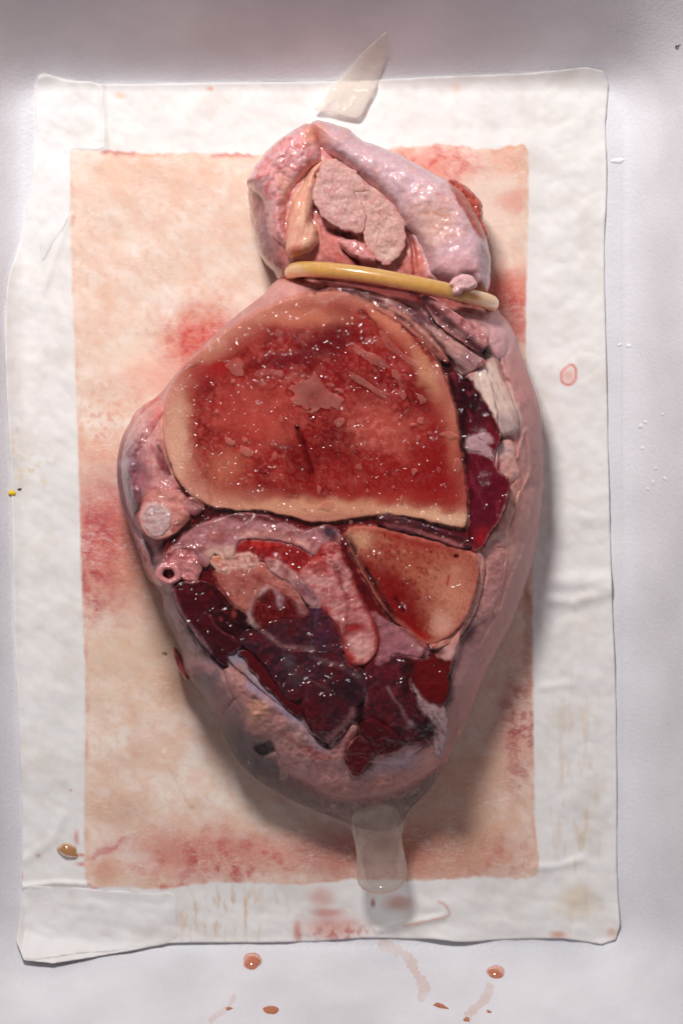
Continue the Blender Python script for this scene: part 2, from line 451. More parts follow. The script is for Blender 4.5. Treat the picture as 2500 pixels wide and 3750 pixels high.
M['droprim'] = simple('dried_liquid', (196, 120, 88), 0.3, 0.0, 0.2, 1.35, 0.2, 3000, 0.3, 0.2)
M['amber'] = simple('amber_gel', (205, 150, 100), 0.15, 0.35, 0.3, 1.4, 0.1, 900, 0.5, 0.15)
M['yellow'] = simple('yellow_crumb', (232, 192, 20), 0.5, 0, 0.2, 1.4, 0.5, 3000, 0, 0.2)
M['dark'] = simple('dark_speck', (60, 30, 24), 0.6, 0, 0, 1.4, 0.3, 4000, 0, 0.2)
M['clear'] = simple('white_glint_liquid', (250, 250, 250), 0.15, 0.0, 0.2, 1.35, 0, 900, 1.0)  # opaque white: the wet glint is put into the colour
M['greyspeck'] = simple('grey_speck', (150, 128, 108), 0.7, 0, 0, 1.4, 0.2, 4000, 0, 0.2)

# ------------------------------------------------------------------ tray
FL = (18, 262, 2352, 3505)       # floor rectangle at the foot of the walls
FR = 170.0
def rr_sdf(x, y, b=FL, r=FR):
    cx, cy = (b[0] + b[2]) / 2, (b[1] + b[3]) / 2; hx, hy = (b[2] - b[0]) / 2 - r, (b[3] - b[1]) / 2 - r
    qx, qy = np.abs(x - cx) - hx, np.abs(y - cy) - hy
    return np.hypot(np.maximum(qx, 0), np.maximum(qy, 0)) + np.minimum(np.maximum(qx, qy), 0) - r
SL = 1.9; WH = 620.0; FIL = 150.0
def tray_z(x, y):
    s = rr_sdf(np.asarray(x, float), np.asarray(y, float)) + FIL / 2
    t = np.clip(s / FIL, 0, 1)
    zf = SL * FIL * t * t / 2
    return np.where(s > FIL, SL * FIL / 2 + (s - FIL) * SL, zf)

def build_tray():
    prof = []
    off = -60.0
    for s in np.linspace(-FIL / 2, FIL / 2, 16):
        t = (s + FIL / 2) / FIL; prof.append((s, SL * FIL * t * t / 2))
    for s in np.linspace(FIL / 2, WH / SL, 24)[1:]: prof.append((s, SL * FIL / 2 + (s - FIL / 2) * SL))
    e, zt = prof[-1]
    prof += [(e + 8, zt + 9), (e + 22, zt + 14), (e + 150, zt + 14), (e + 168, zt + 4), (e + 172, zt - 14), (e + 166, zt - 40), (e + 150, zt - 50), (e + 90, zt - 55), (e - 150, zt - 500), (60, -70), (0, -95), (-60, -100)]
    V = []; Fc = []
    def loop(off, z):
        pts = []
        r = max(FR + off, 5)
        x0, y0, x1, y1 = FL[0] - off, FL[1] - off, FL[2] + off, FL[3] + off
        for (cx, cy, a0) in ((x1 - r, y1 - r, 0), (x0 + r, y1 - r, 90), (x0 + r, y0 + r, 180), (x1 - r, y0 + r, 270)):
            for i in range(25):
                a = math.radians(a0 + 90 * i / 24); pts.append((cx + r * math.cos(a), cy + r * math.sin(a), z))
        # straight sides are subdivided
        out = []
        for i in range(len(pts)):
            p, q = np.array(pts[i]), np.array(pts[(i + 1) % len(pts)])
            nseg = 24 if i % 25 == 24 else 1
            for j in range(nseg): out.append(p + (q - p) * j / nseg)
        return np.array(out)
    loops = [loop(o, z) for o, z in prof]
    n = len(loops[0])
    V = np.concatenate(loops)
    V[:, 2] += 2.0 * fbm(V[:, 0], V[:, 1], 400, 2, 5) * (V[:, 2] > -20)
    for k in range(len(loops) - 1):
        a, b = k * n, (k + 1) * n
        i = np.arange(n); j = (i + 1) % n
        Fc += np.stack([a + i, a + j, b + j, b + i], 1).tolist()
    Fc.append(list(range(n))[::-1]); Fc.append(list(range((len(loops) - 1) * n, len(loops) * n)))
    C = np.ones((len(V), 4))
    return make_mesh('foam_tray', V, Fc, M['foam'], None, C)
tray = build_tray()
tag(tray, 'white foam meat tray with rounded sloping walls, under the stained pad', 'tray')

# ------------------------------------------------------------------ absorbent pad
pad_out = [(137, 279), (240, 290), (375, 306), (780, 301), (1196, 297), (1640, 279), (1950, 268), (2208, 261), (2216, 446), (2222, 678), (2212, 900), (2219, 1287), (2228, 1702),
           (2240, 2172), (2256, 2595), (2258, 3188), (2254, 3443), (2061, 3439), (1863, 3442), (1699, 3451), (1600, 3441), (1497, 3440), (1338, 3437), (1146, 3450), (923, 3454), (613, 3456), (461, 3485), (95, 3508),
           (80, 3254), (82, 2990), (66, 2595), (52, 2266), (42, 1785), (25, 1398), (20, 1176), (33, 1010), (70, 900), (112, 700), (128, 446)]
core_out = [(258, 545), (420, 552), (700, 560), (1000, 560), (1450, 540), (1640, 528), (1780, 545), (1880, 530), (1930, 545), (1935, 800), (1928, 1000), (1925, 1250), (1940, 1700), (1950, 2200), (1952, 2600), (1958, 3000), (1960, 3205), (1780, 3212),
            (1560, 3225), (1300, 3222), (1100, 3240), (800, 3232), (620, 3255), (420, 3248), (320, 3240), (308, 3000), (312, 2500), (302, 2250), (290, 1800), (282, 1550), (272, 1250), (262, 1000), (258, 750)]
core_poly = spline(core_out, 4)
def pad_fn():
    def z(x, y, d):
        dc = poly_sdf(core_poly, x, y)
        core = sst(-70, 70, dc)
        wr = 4 * fbm(x, y, 130, 3, 21, 35, 1.6) + 2 * fbm(x, y, 60, 3, 22, 60, 1.5) * (1 - core) + 6 * fbm(x, y, 320, 2, 23)
        # creases in the free white border
        right = sst(1960, 2050, x)
        wr = wr + (1 - core) * 1.5 * np.abs(fbm(x, y, 140, 2, 37, 60, 1.4)) + right * 6 * np.abs(fbm(x, y, 170, 3, 31, -25, 1.6)) + sst(300, 240, x) * 5 * np.abs(fbm(x, y, 110, 3, 33, 75, 2.5))
        bot = sst(3260, 3330, y)
        wr = wr + bot * 8 * fbm(x, y, 130, 3, 35, 15, 2)
        for pts, wd, h in (([(255, 790), (160, 1060)], 12, 4), ([(372, 306), (384, 545)], 10, 9), ([(85, 3250), (200, 3235), (315, 3240)], 9, 10), ([(75, 3160), (190, 3080), (230, 2990)], 20, 6),
                           ([(1930, 2130), (2240, 2130)], 34, 14), ([(1945, 2190), (2100, 2205), (2240, 2165)], 24, 12), ([(1980, 2520), (2100, 2505)], 18, 5), ([(1960, 3180), (2050, 3172), (2130, 3150)], 16, 8),
                           ([(600, 2760), (700, 2950)], 7, 7), ([(1380, 3410), (1500, 3385), (1620, 3360)], 14, 10), ([(1990, 1880), (2220, 1900)], 34, 6), ([(1990, 1340), (2120, 1310)], 40, 4)):
            wr = wr + h * np.exp(-(line_dist(pts, x, y) / wd) ** 2)
        tz = tray_z(x, y)
        lift = 34 * np.exp(-((x - 95) / 220) ** 2 - ((y - 3510) / 60) ** 2) + 22 * np.exp(-((x - 1650) / 120) ** 2 - ((y - 3450) / 40) ** 2)
        return tz + 9 + 12 * core + np.maximum(wr, -5) + lift + round_edge(d, 4, 2)
    return z
RED = (196, 62, 58); PINK = (222, 134, 122); SAL = (226, 122, 100); BRN = (196, 140, 104)
core_ops = [
    ('n', 420, -0.15, 0.5, (236, 200, 178), 0.8), ('n', 200, 0.0, 0.5, (243, 226, 212), 0.75), ('n', 48, 0.0, 0.4, (246, 236, 228), 0.32, {'rot': 30, 'st': 1.8}), ('n', 22, 0.1, 0.5, (224, 176, 152), 0.35), ('n', 110, 0.05, 0.6, (228, 178, 154), 0.45),
    ('b', (520, 640), 260, 90, (230, 178, 150), 0.5), ('b', (500, 1300), 160, 60, (240, 216, 190), 0.6), ('b', (1050, 800), 120, 330, (236, 202, 180), 0.6),
    ('b', (1590, 600), 170, 80, (226, 120, 108), 0.75), ('n', 45, 0.0, 0.35, (208, 70, 62), 0.75, {'blob': (1590, 590, 170, 80)}), ('b', (1860, 580), 70, 80, (230, 160, 132), 0.7),
    ('b', (1780, 800), 110, 160, (240, 205, 188), 0.6), ('b', (1880, 730), 50, 45, (222, 130, 110), 0.6),
    ('b', (1850, 1060), 140, 80, (220, 118, 98), 0.95), ('b', (1850, 1100), 140, 50, (206, 88, 80), 0.5), ('b', (1880, 1200), 90, 70, (218, 110, 98), 0.85), ('n', 40, 0.0, 0.3, (196, 52, 52), 0.5, {'blob': (1900, 1120, 90, 100)}),
    ('b', (735, 1260), 150, 130, (212, 84, 70), 0.9, -35), ('n', 30, 0.0, 0.3, (196, 44, 44), 0.7, {'blob': (720, 1240, 120, 100)}), ('b', (640, 1380), 200, 80, (232, 160, 140), 0.6),
    ('b', (370, 1650), 110, 60, (230, 164, 136), 0.6), ('n', 26, 0.1, 0.35, (224, 138, 110), 0.6, {'blob': (380, 1560, 130, 140)}),
    ('b', (400, 1980), 180, 240, (206, 96, 88), 0.95), ('n', 55, -0.15, 0.25, (182, 52, 62), 0.9, {'blob': (350, 2040, 130, 200)}), ('n', 40, 0.05, 0.3, (186, 60, 70), 0.7, {'blob': (350, 2220, 90, 60)}),
    ('b', (540, 2120), 150, 200, (216, 148, 116), 0.6), ('b', (430, 2400), 200, 100, (226, 190, 160), 0.6), ('b', (640, 2450), 90, 160, (214, 160, 122), 0.6),
    ('b', (430, 2960), 160, 60, (206, 148, 118), 0.5),
    ('b', (780, 3130), 380, 100, (206, 120, 104), 0.85), ('n', 60, 0.0, 0.4, (186, 52, 58), 0.85, {'blob': (840, 3160, 260, 80)}), ('b', (400, 3110), 100, 14, (196, 90, 84), 0.7, -25), ('b', (470, 3140), 90, 30, (232, 208, 196), 0.7),
    ('b', (370, 3195), 60, 40, (214, 146, 116), 0.7),
    ('b', (1640, 3130), 330, 110, (188, 112, 92), 0.7), ('n', 60, 0.0, 0.4, (178, 60, 54), 0.5, {'blob': (1850, 3150, 140, 90)}),
    ('b', (1890, 2700), 85, 230, (196, 110, 96), 0.6), ('n', 50, -0.1, 0.25, (160, 34, 38), 0.85, {'blob': (1905, 2690, 60, 200)}), ('b', (1935, 2350), 20, 260, (160, 60, 50), 0.5),
    ('b', (1700, 2950), 200, 260, (206, 150, 118), 0.6), ('b', (1400, 3100), 200, 150, (176, 84, 66), 0.6), ('b', (1200, 3130), 130, 110, (170, 74, 62), 0.6),
]
def pad_colors(x, y, d):
    dc = poly_sdf(core_poly, x, y) + 9 * fbm(x, y, 45, 4, 61) * sst(300, 500, np.abs(y - 1890) - 800) + 3 * fbm(x, y, 30, 3, 62)
    Cc = paint(x, y, dc, (234, 204, 182), core_ops, 3, 26)
    edge = np.exp(-((dc - 6) / 9) ** 2) * sst(-0.1, 0.5, fbm(x, y, 130, 3, 63)) * 0.65
    ec = np.where((sst(0, 0.4, fbm(x, y, 260, 2, 64)))[..., None] > 0.5, lin((196, 60, 54)), lin((216, 150, 118)))
    Cc[..., :3] = Cc[..., :3] * (1 - edge[..., None]) + ec * edge[..., None]
    Cw = paint(x, y, d, (236, 233, 230), [('n', 160, 0.0, 0.7, (226, 219, 212), 0.8), ('n', 60, 0.1, 0.6, (228, 220, 212), 0.35),
        ('n', 26, 0.05, 0.5, (206, 156, 104), 0.75, {'rot': 90, 'st': 4, 'blob': (830, 3350, 190, 90)}), ('n', 30, 0.05, 0.5, (214, 180, 136), 0.5, {'rot': 90, 'st': 5, 'blob': (2110, 2950, 90, 420)}),
        ('b', (1180, 3290), 50, 40, (206, 140, 126), 0.6), ('b', (1200, 3345), 60, 18, (190, 100, 90), 0.7), ('b', (1090, 3415), 16, 40, (196, 96, 80), 0.7), ('b', (1220, 3400), 110, 45, (214, 140, 122), 0.7), ('n', 30, 0, 0.3, (180, 70, 64), 0.7, {'blob': (1250, 3420, 130, 30)}),
        ('b', (1365, 3310), 10, 18, (160, 76, 64), 0.8), ('b', (1460, 3310), 50, 30, (190, 124, 108), 0.7), ('l', spline([(1480, 3395), (1560, 3375), (1630, 3360), (1645, 3340), (1625, 3312), (1605, 3305)], 3, False), 5, (206, 140, 110), 0.6),
        ('b', (2045, 3425), 30, 14, (208, 130, 96), 0.7), ('b', (2240, 3420), 20, 18, (214, 160, 120), 0.6), ('b', (2110, 3300), 70, 60, (220, 196, 160), 0.5),
        ('l', spline([(2060, 1352), (2088, 1335), (2106, 1352), (2108, 1385), (2085, 1408), (2060, 1402), (2056, 1370)], 3), 4.5, (216, 84, 70), 0.95), ('b', (2080, 1375), 24, 28, (236, 180, 162), 0.8),
        ('b', (770, 322), 14, 8, (230, 160, 130), 0.8), ('b', (440, 345), 22, 12, (236, 196, 170), 0.7), ('b', (1670, 320), 18, 20, (236, 206, 184), 0.6), ('b', (356, 322), 6, 16, (228, 170, 140), 0.7),
        ('n', 30, 0.1, 0.5, (216, 190, 130), 0.6, {'blob': (130, 1720, 70, 90)}), ('n', 30, 0.05, 0.5, (216, 176, 140), 0.5, {'blob': (70, 1650, 30, 120)}),
        ('b', (280, 3070), 10, 26, (206, 96, 80), 0.6), ('b', (305, 3135), 26, 8, (204, 80, 70), 0.8), ('b', (300, 3168), 24, 8, (206, 100, 84), 0.7), ('b', (140, 3135), 8, 6, (190, 110, 60), 0.7), ('b', (75, 3210), 4, 16, (200, 110, 70), 0.8), ('b', (256, 2897), 5, 6, (206, 140, 110), 0.8)], 9, 5)
    m = sst(-5, 5, dc)[..., None]
    C = Cw * (1 - m) + Cc * m
    C[..., 3] = 0.12 + 0.4 * m[..., 0] * (0.4 + sst(-0.2, 0.5, fbm(x, y, 130, 3, 66)))
    return C
pad_root = empty('absorbent_pad', (0, 0, 0))
tag(pad_root, 'white absorbent pad soaked pink and red, lying flat in the foam tray', 'pad')
pillow('pad_sheet', pad_out, pad_fn(), M['pad'], pad_root, step=6.0, z0=20, skirt=6, n=3, rec=False, colfn=pad_colors)
padz = pad_fn()
# turned-over film at the upper left corner and along the foot
def fold(name, pts, lift, lab, seed):
    f = pillow(name, pts, lambda x, y, d: padz(x, y, np.full(x.shape, 50.0)) + lift + 3 * fbm(x, y, 90, 3, seed) + round_edge(d, 7, 3), M['pad'], pad_root, (236, 233, 231),
               [('n', 140, 0, 0.6, (220, 214, 208), 0.6)], step=7, z0=25, skirt=2, n=3, rec=False, seed=seed)
    f['label'] = lab
fold('folded_flap', [(139, 282), (250, 293), (366, 308), (376, 420), (384, 540), (300, 548), (262, 560), (262, 700), (250, 800), (190, 900), (150, 960), (140, 850), (134, 700), (131, 446)], 2, 'turned-over flap at the upper left corner of the pad', 41)
fold('folded_flap', [(84, 3262), (200, 3248), (330, 3256), (520, 3270), (640, 3275), (646, 3380), (640, 3448), (470, 3480), (280, 3492), (100, 3505), (90, 3400)], 2, 'pale crumpled flap along the lower left edge of the pad', 43)

# ------------------------------------------------------------------ the meat
meat = empty('raw_meat_cut', (0, 0, 30 * U))
tag(meat, 'raw joint of meat on the bone, red cut face up, pushed into latex sleeve', 'meat')

body_out = F((645, 632), (600, 672), (540, 718), (490, 763), (440, 808), (400, 853), (365, 897), (330, 928), (295, 965), (275, 1002), (264, 1050), (263, 1095), (271, 1150), (286, 1195), (301, 1235), (316, 1275), (329, 1310), (346, 1340), (366, 1367),
             (374, 1410), (396, 1460), (411, 1500), (421, 1545), (446, 1580), (482, 1632), (512, 1700), (540, 1752), (577, 1791), (627, 1825), (690, 1857), (745, 1880), (790, 1896), (825, 1912), (870, 1920), (915, 1910), (935, 1882), (950, 1862), (983, 1830), (1008, 1792),
             (1038, 1738), (1060, 1690), (1090, 1620), (1112, 1565), (1147, 1492), (1177, 1438), (1202, 1370), (1222, 1310), (1237, 1240), (1248, 1160), (1252, 1080), (1250, 1000), (1244, 930), (1222, 862), (1198, 797), (1183, 752), (1158, 718), (1128, 690), (1060, 672), (900, 650), (750, 632))
def Hc(x, y): return cut_z(x, y) - 26 - 40 * sst(2750, 2960, y) - 55 * sst(2880, 3060, y)
def cut_z(x, y):
    return 500 - 34 * np.exp(-((x - 1130) / 300) ** 2 - ((y - 2470) / 240) ** 2) - 185 * sst(2500, 2960, y)
body_poly = spline(body_out, 3)
def body_base(x, y, d):
    g = sst(1450, 1850, x) * 0.55 + 0.3 * sst(2500, 2800, y)
    c = np.sqrt(np.clip(1 - (1 - np.clip(d / (150 - 60 * np.minimum(g, 1)), 0, 1)) ** 2, 0, 1))
    t = np.clip(d / 380, 0, 1); q = t * (2 - t)
    return 165 + (Hc(x, y) - 165) * ((1 - np.minimum(g, 0.7)) * c + np.minimum(g, 0.7) * q)
def body_top(x, y, d):
    z = body_base(x, y, d)
    rib = sst(0, 60, d)
    z = z + rib * (7 * fbm(x, y, 70, 4, 71) + 5 * fbm(x, y, 26, 3, 72, 75, 4))
    # long folds along the right flank
    for pts, wd, h in ((R3((1290, 1180), (1350, 1000), (1380, 1250), (1310, 1400), (1240, 1560), (1200, 1700)), 7, 10), (R5((1300, 0), (1270, 180), (1220, 300), (1215, 480), (1150, 780)), 7, 9), (R5((1400, 0), (1370, 200), (1330, 400), (1240, 600), (1180, 780), (1060, 1000)), 8, 9),
                       (R3((1170, 520), (1200, 620), (1240, 690)), 5, -16), (R6((270, 60), (240, 200), (170, 300)), 5, -8)):
        z = z + h * np.exp(-(line_dist(spline(pts, 4, False), x, y) / wd) ** 2)
    z = z - 22 * sst(-6, 6, poly_sdf(spline(R6((330, 480), (380, 455), (425, 430), (470, 462), (440, 500), (370, 530)), 3), x, y))
    return z
body_ops = [
    ('n', 150, -0.1, 0.5, (206, 150, 142), 0.6), ('n', 60, 0.0, 0.5, (188, 118, 116), 0.45), ('n', 34, 0.05, 0.5, (214, 170, 160), 0.5, {'rot': 100, 'st': 4}),
    # left side and lower left, bluish skin with the flank's shade painted in
    ('b', (470, 1800), 90, 230, (140, 92, 102), 0.85), ('b', (560, 2200), 90, 130, (142, 108, 112), 0.8), ('b', (640, 2330), 100, 200, (138, 104, 102), 0.85, -20), ('b', (585, 2290), 30, 150, (140, 128, 122), 0.8, -14),
    ('n', 30, 0.05, 0.4, (104, 62, 66), 0.7, {'blob': (640, 2380, 70, 200), 'rot': 70, 'st': 5}),
    ('p', G3((400, 1100), (480, 1090), (540, 1180), (520, 1330), (460, 1290), (410, 1180)), 8, (70, 36, 42), 0.9), ('p', G3((500, 1080), (600, 1060), (640, 1000), (665, 1100), (650, 1180), (540, 1200)), 8, (112, 106, 110), 0.85),
    ('b', (800, 2600), 100, 170, (146, 108, 108), 0.85, -20), ('b', (740, 2540), 40, 60, (134, 124, 120), 0.6), ('b', (860, 2760), 170, 130, (82, 72, 74), 0.95, 30), ('b', (980, 2840), 140, 60, (84, 70, 68), 0.9, 20), ('n', 12, 0.0, 0.4, (120, 104, 104), 0.5, {'blob': (900, 2790, 170, 110), 'rot': 40, 'st': 3}),
    ('b', (1130, 2910), 260, 60, (128, 88, 80), 0.85), ('b', (1450, 2870), 200, 80, (138, 96, 88), 0.85), ('p', F((560, 1800), (640, 1800), (740, 1842), (830, 1856), (900, 1842), (960, 1808), (1010, 1760), (1060, 1780), (980, 1900), (880, 1960), (760, 1920), (620, 1860)), 16, (116, 94, 88), 0.92), ('n', 9, 0.0, 0.4, (150, 128, 120), 0.5, {'blob': (1270, 2960, 280, 70), 'rot': 20, 'st': 2, 'o': 2}), ('n', 20, 0.1, 0.45, (84, 62, 56), 0.6, {'blob': (1330, 2950, 220, 60)}), ('l', spline(R6((700, 740), (850, 770), (1000, 745), (1150, 680), (1290, 590)), 4, False), 14, (150, 88, 68), 0.7),
    ('p', R6((330, 480), (380, 455), (425, 430), (470, 462), (440, 500), (370, 530)), 5, (52, 12, 16), 0.97), ('n', 22, 0.1, 0.4, (120, 30, 34), 0.5, {'blob': (1080, 2710, 70, 40)}),  # dark hole: its shade is painted into the dip
    # right flank
    ('b', (1900, 1350), 90, 300, (206, 142, 138), 0.7), ('b', (1960, 1700), 60, 260, (188, 140, 136), 0.8), ('n', 34, 0.05, 0.4, (176, 118, 112), 0.6, {'blob': (1900, 1500, 110, 300), 'rot': 75, 'st': 6}),
    ('b', (1850, 2000), 70, 260, (212, 152, 138), 0.75, 12), ('b', (1830, 2150), 60, 120, (208, 146, 138), 0.7, 15), ('b', (1910, 2050), 40, 240, (192, 148, 142), 0.7, 8),
    ('n', 24, 0.0, 0.35, (236, 196, 182), 0.8, {'blob': (1800, 2010, 60, 70)}), ('b', (1820, 1230), 70, 90, (220, 164, 162), 0.7),
    ('b', G1(1590, 540), 22, 60, (84, 24, 36), 0.95, 25), ('n', 20, 0.1, 0.4, (120, 50, 60), 0.8, {'blob': (1735, 2290, 36, 60), 'rot': 20, 'st': 4}),
    ('b', (1690, 2500), 90, 200, (190, 134, 130), 0.85, 20), ('b', (1650, 2680), 50, 160, (166, 122, 116), 0.8, 18), ('b', (1800, 2350), 50, 200, (192, 140, 134), 0.7, 22), ('n', 24, 0.0, 0.4, (210, 160, 158), 0.7, {'blob': (1640, 2400, 60, 60)}), ('b', (1600, 2385), 26, 26, (150, 30, 28), 0.9),
    ('b', (690, 1980), 40, 30, (110, 20, 24), 0.8), ('n', 30, 0.1, 0.3, (110, 30, 38), 0.8, {'blob': (560, 2060, 60, 90)}),
    # blood lying in the gaps between the pieces
    ('l', spline(F((450, 1150), (500, 1172), (560, 1185), (640, 1195), (760, 1205), (850, 1200), (1000, 1225), (1075, 1245)), 3, False), 40, (96, 6, 10), 0.98),
    ('l', spline(F((380, 1260), (430, 1220), (480, 1190)), 3, False), 30, (84, 10, 14), 0.95), ('l', spline(F((720, 655), (800, 668), (880, 700), (950, 750), (1010, 810), (1040, 880), (1060, 960), (1066, 1050)), 4, False), 42, (58, 4, 12), 0.97),
    ('l', spline(F((1075, 770), (1110, 800), (1130, 840)), 3, False), 22, (70, 6, 16), 0.9), ('l', spline(F((780, 1240), (840, 1340), (900, 1430), (990, 1495)), 3, False), 46, (104, 6, 8), 0.98),
    ('p', F((380, 1330), (480, 1260), (700, 1260), (860, 1400), (980, 1490), (1040, 1560), (1000, 1690), (900, 1740), (780, 1740), (700, 1700), (620, 1610), (520, 1520), (430, 1440)), 16, (62, 8, 14), 0.97),
    ('b', (1090, 1020), 140, 60, (222, 160, 150), 0.8, -20), ('p', F((372, 990), (395, 1060), (440, 1150), (410, 1190), (380, 1100), (362, 1020)), 10, (150, 40, 44), 0.7),
]
BLOOD = [('n', 60, 0.12, 0.45, (128, 10, 12), 0.55, {'blob': (1150, 2060, 480, 190)}), ('n', 34, 0.1, 0.4, (150, 26, 24), 0.45, {'blob': (1120, 2080, 420, 200)}),
         ('l', spline(F((400, 1215), (450, 1180), (520, 1185), (640, 1196), (760, 1206), (860, 1196), (960, 1215), (1075, 1245)), 3, False), 13, (96, 6, 10), 0.75),
         ('l', spline(F((790, 1215), (830, 1310), (880, 1390), (950, 1460), (1010, 1500)), 3, False), 16, (100, 6, 8), 0.8),
         ('l', spline(F((770, 1300), (800, 1400), (790, 1470), (810, 1525), (850, 1525), (870, 1480), (855, 1410)), 3, False), 10, (120, 8, 10), 0.6),
         ('n', 40, 0.1, 0.4, (110, 8, 16), 0.6, {'blob': (1640, 1150, 180, 110)}), ('n', 26, 0.12, 0.4, (176, 60, 54), 0.5, {'blob': (640, 1960, 160, 140)}), ('n', 26, 0.15, 0.45, (150, 40, 40), 0.4, {'blob': (1180, 2750, 260, 110)})]
CAN = {'x0': 380.0, 'y0': 400.0, 's': 3.2, 'w': 530, 'h': 830}
CAN['c'] = np.zeros((CAN['h'], CAN['w'], 3))
def can_paint(poly, base, ops, seed, warp, grow, jag, jscale, soft):
    """lay one piece's pigment into the shared colour map, with a soft border so that neighbouring tissue bleeds together"""
    lo = poly.min(0) - 30; hi = poly.max(0) + 30
    j0, j1 = [int(np.clip((v_ - CAN['x0']) / CAN['s'], 0, CAN['w'])) for v_ in (lo[0], hi[0])]
    i0, i1 = [int(np.clip((v_ - CAN['y0']) / CAN['s'], 0, CAN['h'])) for v_ in (lo[1], hi[1])]
    X, Y = np.meshgrid(CAN['x0'] + CAN['s'] * np.arange(j0, j1), CAN['y0'] + CAN['s'] * np.arange(i0, i1))
    d = grid_sdf(poly, X, Y) + grow
    if jag: d = d + jag * fbm(X, Y, jscale, 3, seed + 99)
    C = paint(X, Y, d, base, ops, seed, warp)[..., :3]
    a = sst(-soft, soft * 0.7, d + soft * 0.8 * fbm(X, Y, 22, 3, seed + 77))[..., None]
    R_ = CAN['c'][i0:i1, j0:j1]
    CAN['c'][i0:i1, j0:j1] = R_ * (1 - a) + C * a
def can_get(x, y, d=None):
    fx = np.clip((x - CAN['x0']) / CAN['s'], 0, CAN['w'] - 1.01); fy = np.clip((y - CAN['y0']) / CAN['s'], 0, CAN['h'] - 1.01)
    j = fx.astype(int); i = fy.astype(int); u = (fx - j)[:, None]; v_ = (fy - i)[:, None]; c = CAN['c']
    out = np.zeros((len(x), 4))
    out[:, :3] = c[i, j] * (1 - u) * (1 - v_) + c[i, j + 1] * u * (1 - v_) + c[i + 1, j] * (1 - u) * v_ + c[i + 1, j + 1] * u * v_
    return out
QUEUE = []
def piece(name, outline, z, mat, base, ops=(), r=20, drop=24, relief=(), grooves=(), tilt=(0, 0), dome=0, step=4.0, skirt=120, seed=1, warp=8, jag=4.0, grow=7.0, follow=None, glob=True, label=None, n=5, jscale=40, soft=9.0, flush=None):
    o = np.array(outline); cx, cy = o.mean(0)
    if flush is None: flush = cy > 1120 and follow is None and name not in ('side_scrap',)
    if flush:
        off = float(np.clip(0.3 * (z - cut_z(cx, cy)), -5, 9)) if name != 'blood_film' else -17.0; r = min(r, 10); drop = min(drop, 2.0 if mat in ('muscle', 'wetmuscle') else 6)
        z_here = float(cut_z(cx, cy))
    elif cy > 1120: drop = min(drop, 26); z_here = z
    else: z_here = z
    def zt(x, y, d):
        if flush: zz = cut_z(x, y) + off + round_edge(d, r, drop)
        else:
            zz = z + tilt[0] * (x - cx) + tilt[1] * (y - cy)
            if follow is not None: zz = np.minimum(body_base(x, y, poly_sdf(body_poly, x, y)) + follow * 0.6, zz)
            zz = zz + dome * (1 - np.exp(-d / 60.0)) + round_edge(d, r, drop)
        m = sst(0, r, d); am = 0.7 if flush else 1.0
        for i, rl in enumerate(relief):    # amp, scale, [rot, stretch]
            zz = zz + m * am * rl[0] * min(1.0, rl[1] / 40.0) * fbm(x, y, rl[1], 3, seed * 5 + i, *(rl[2:] if len(rl) > 2 else ()))
        for pts, wd, h in grooves:
            zz = zz + h * np.exp(-(line_dist(spline(pts, 4, False), x + 5 * fbm(x, y, 40, 2, seed), y + 5 * fbm(x, y, 40, 2, seed + 1)) / wd) ** 2)
        return zz
    if mat == 'muscle': soft = 18.0
    ops = list(ops) + (BLOOD if glob else [])
    QUEUE.append(dict(name=name, outline=outline, zt=zt, mat=mat, base=base, ops=ops, step=step, z=z_here, skirt=skirt if not flush else 40, n=n, seed=seed, warp=warp, jag=jag, jscale=jscale, grow=grow, label=label, soft=soft, flush=flush, zo=z if name != 'blood_film' else -5))
def build_pieces():
    for q in sorted(QUEUE, key=lambda q: q['zo'] if q['flush'] else -1):
        can_paint(spline(q['outline'], q['n']), q['base'], q['ops'], q['seed'], q['warp'], q['grow'], q['jag'], q['jscale'], q['soft'])
    overlay()
    pillow('body', body_out, body_top, M['skin'], meat, step=4.5, z0=330, seed=5, colfn=can_get,
           zbot=lambda x, y, d: 165 - 138 * np.sqrt(np.clip(1 - (1 - np.clip(d / 200, 0, 1)) ** 2, 0, 1)))
    for q in QUEUE:
        ob = pillow(q['name'], q['outline'], q['zt'], M[q['mat']], meat, (0, 0, 0), (), q['step'], q['z'], q['skirt'], q['n'], None, q['seed'], 0, True, q['jag'], q['jscale'], can_get, q['grow'])
        if q['label']: ob['label'] = q['label']
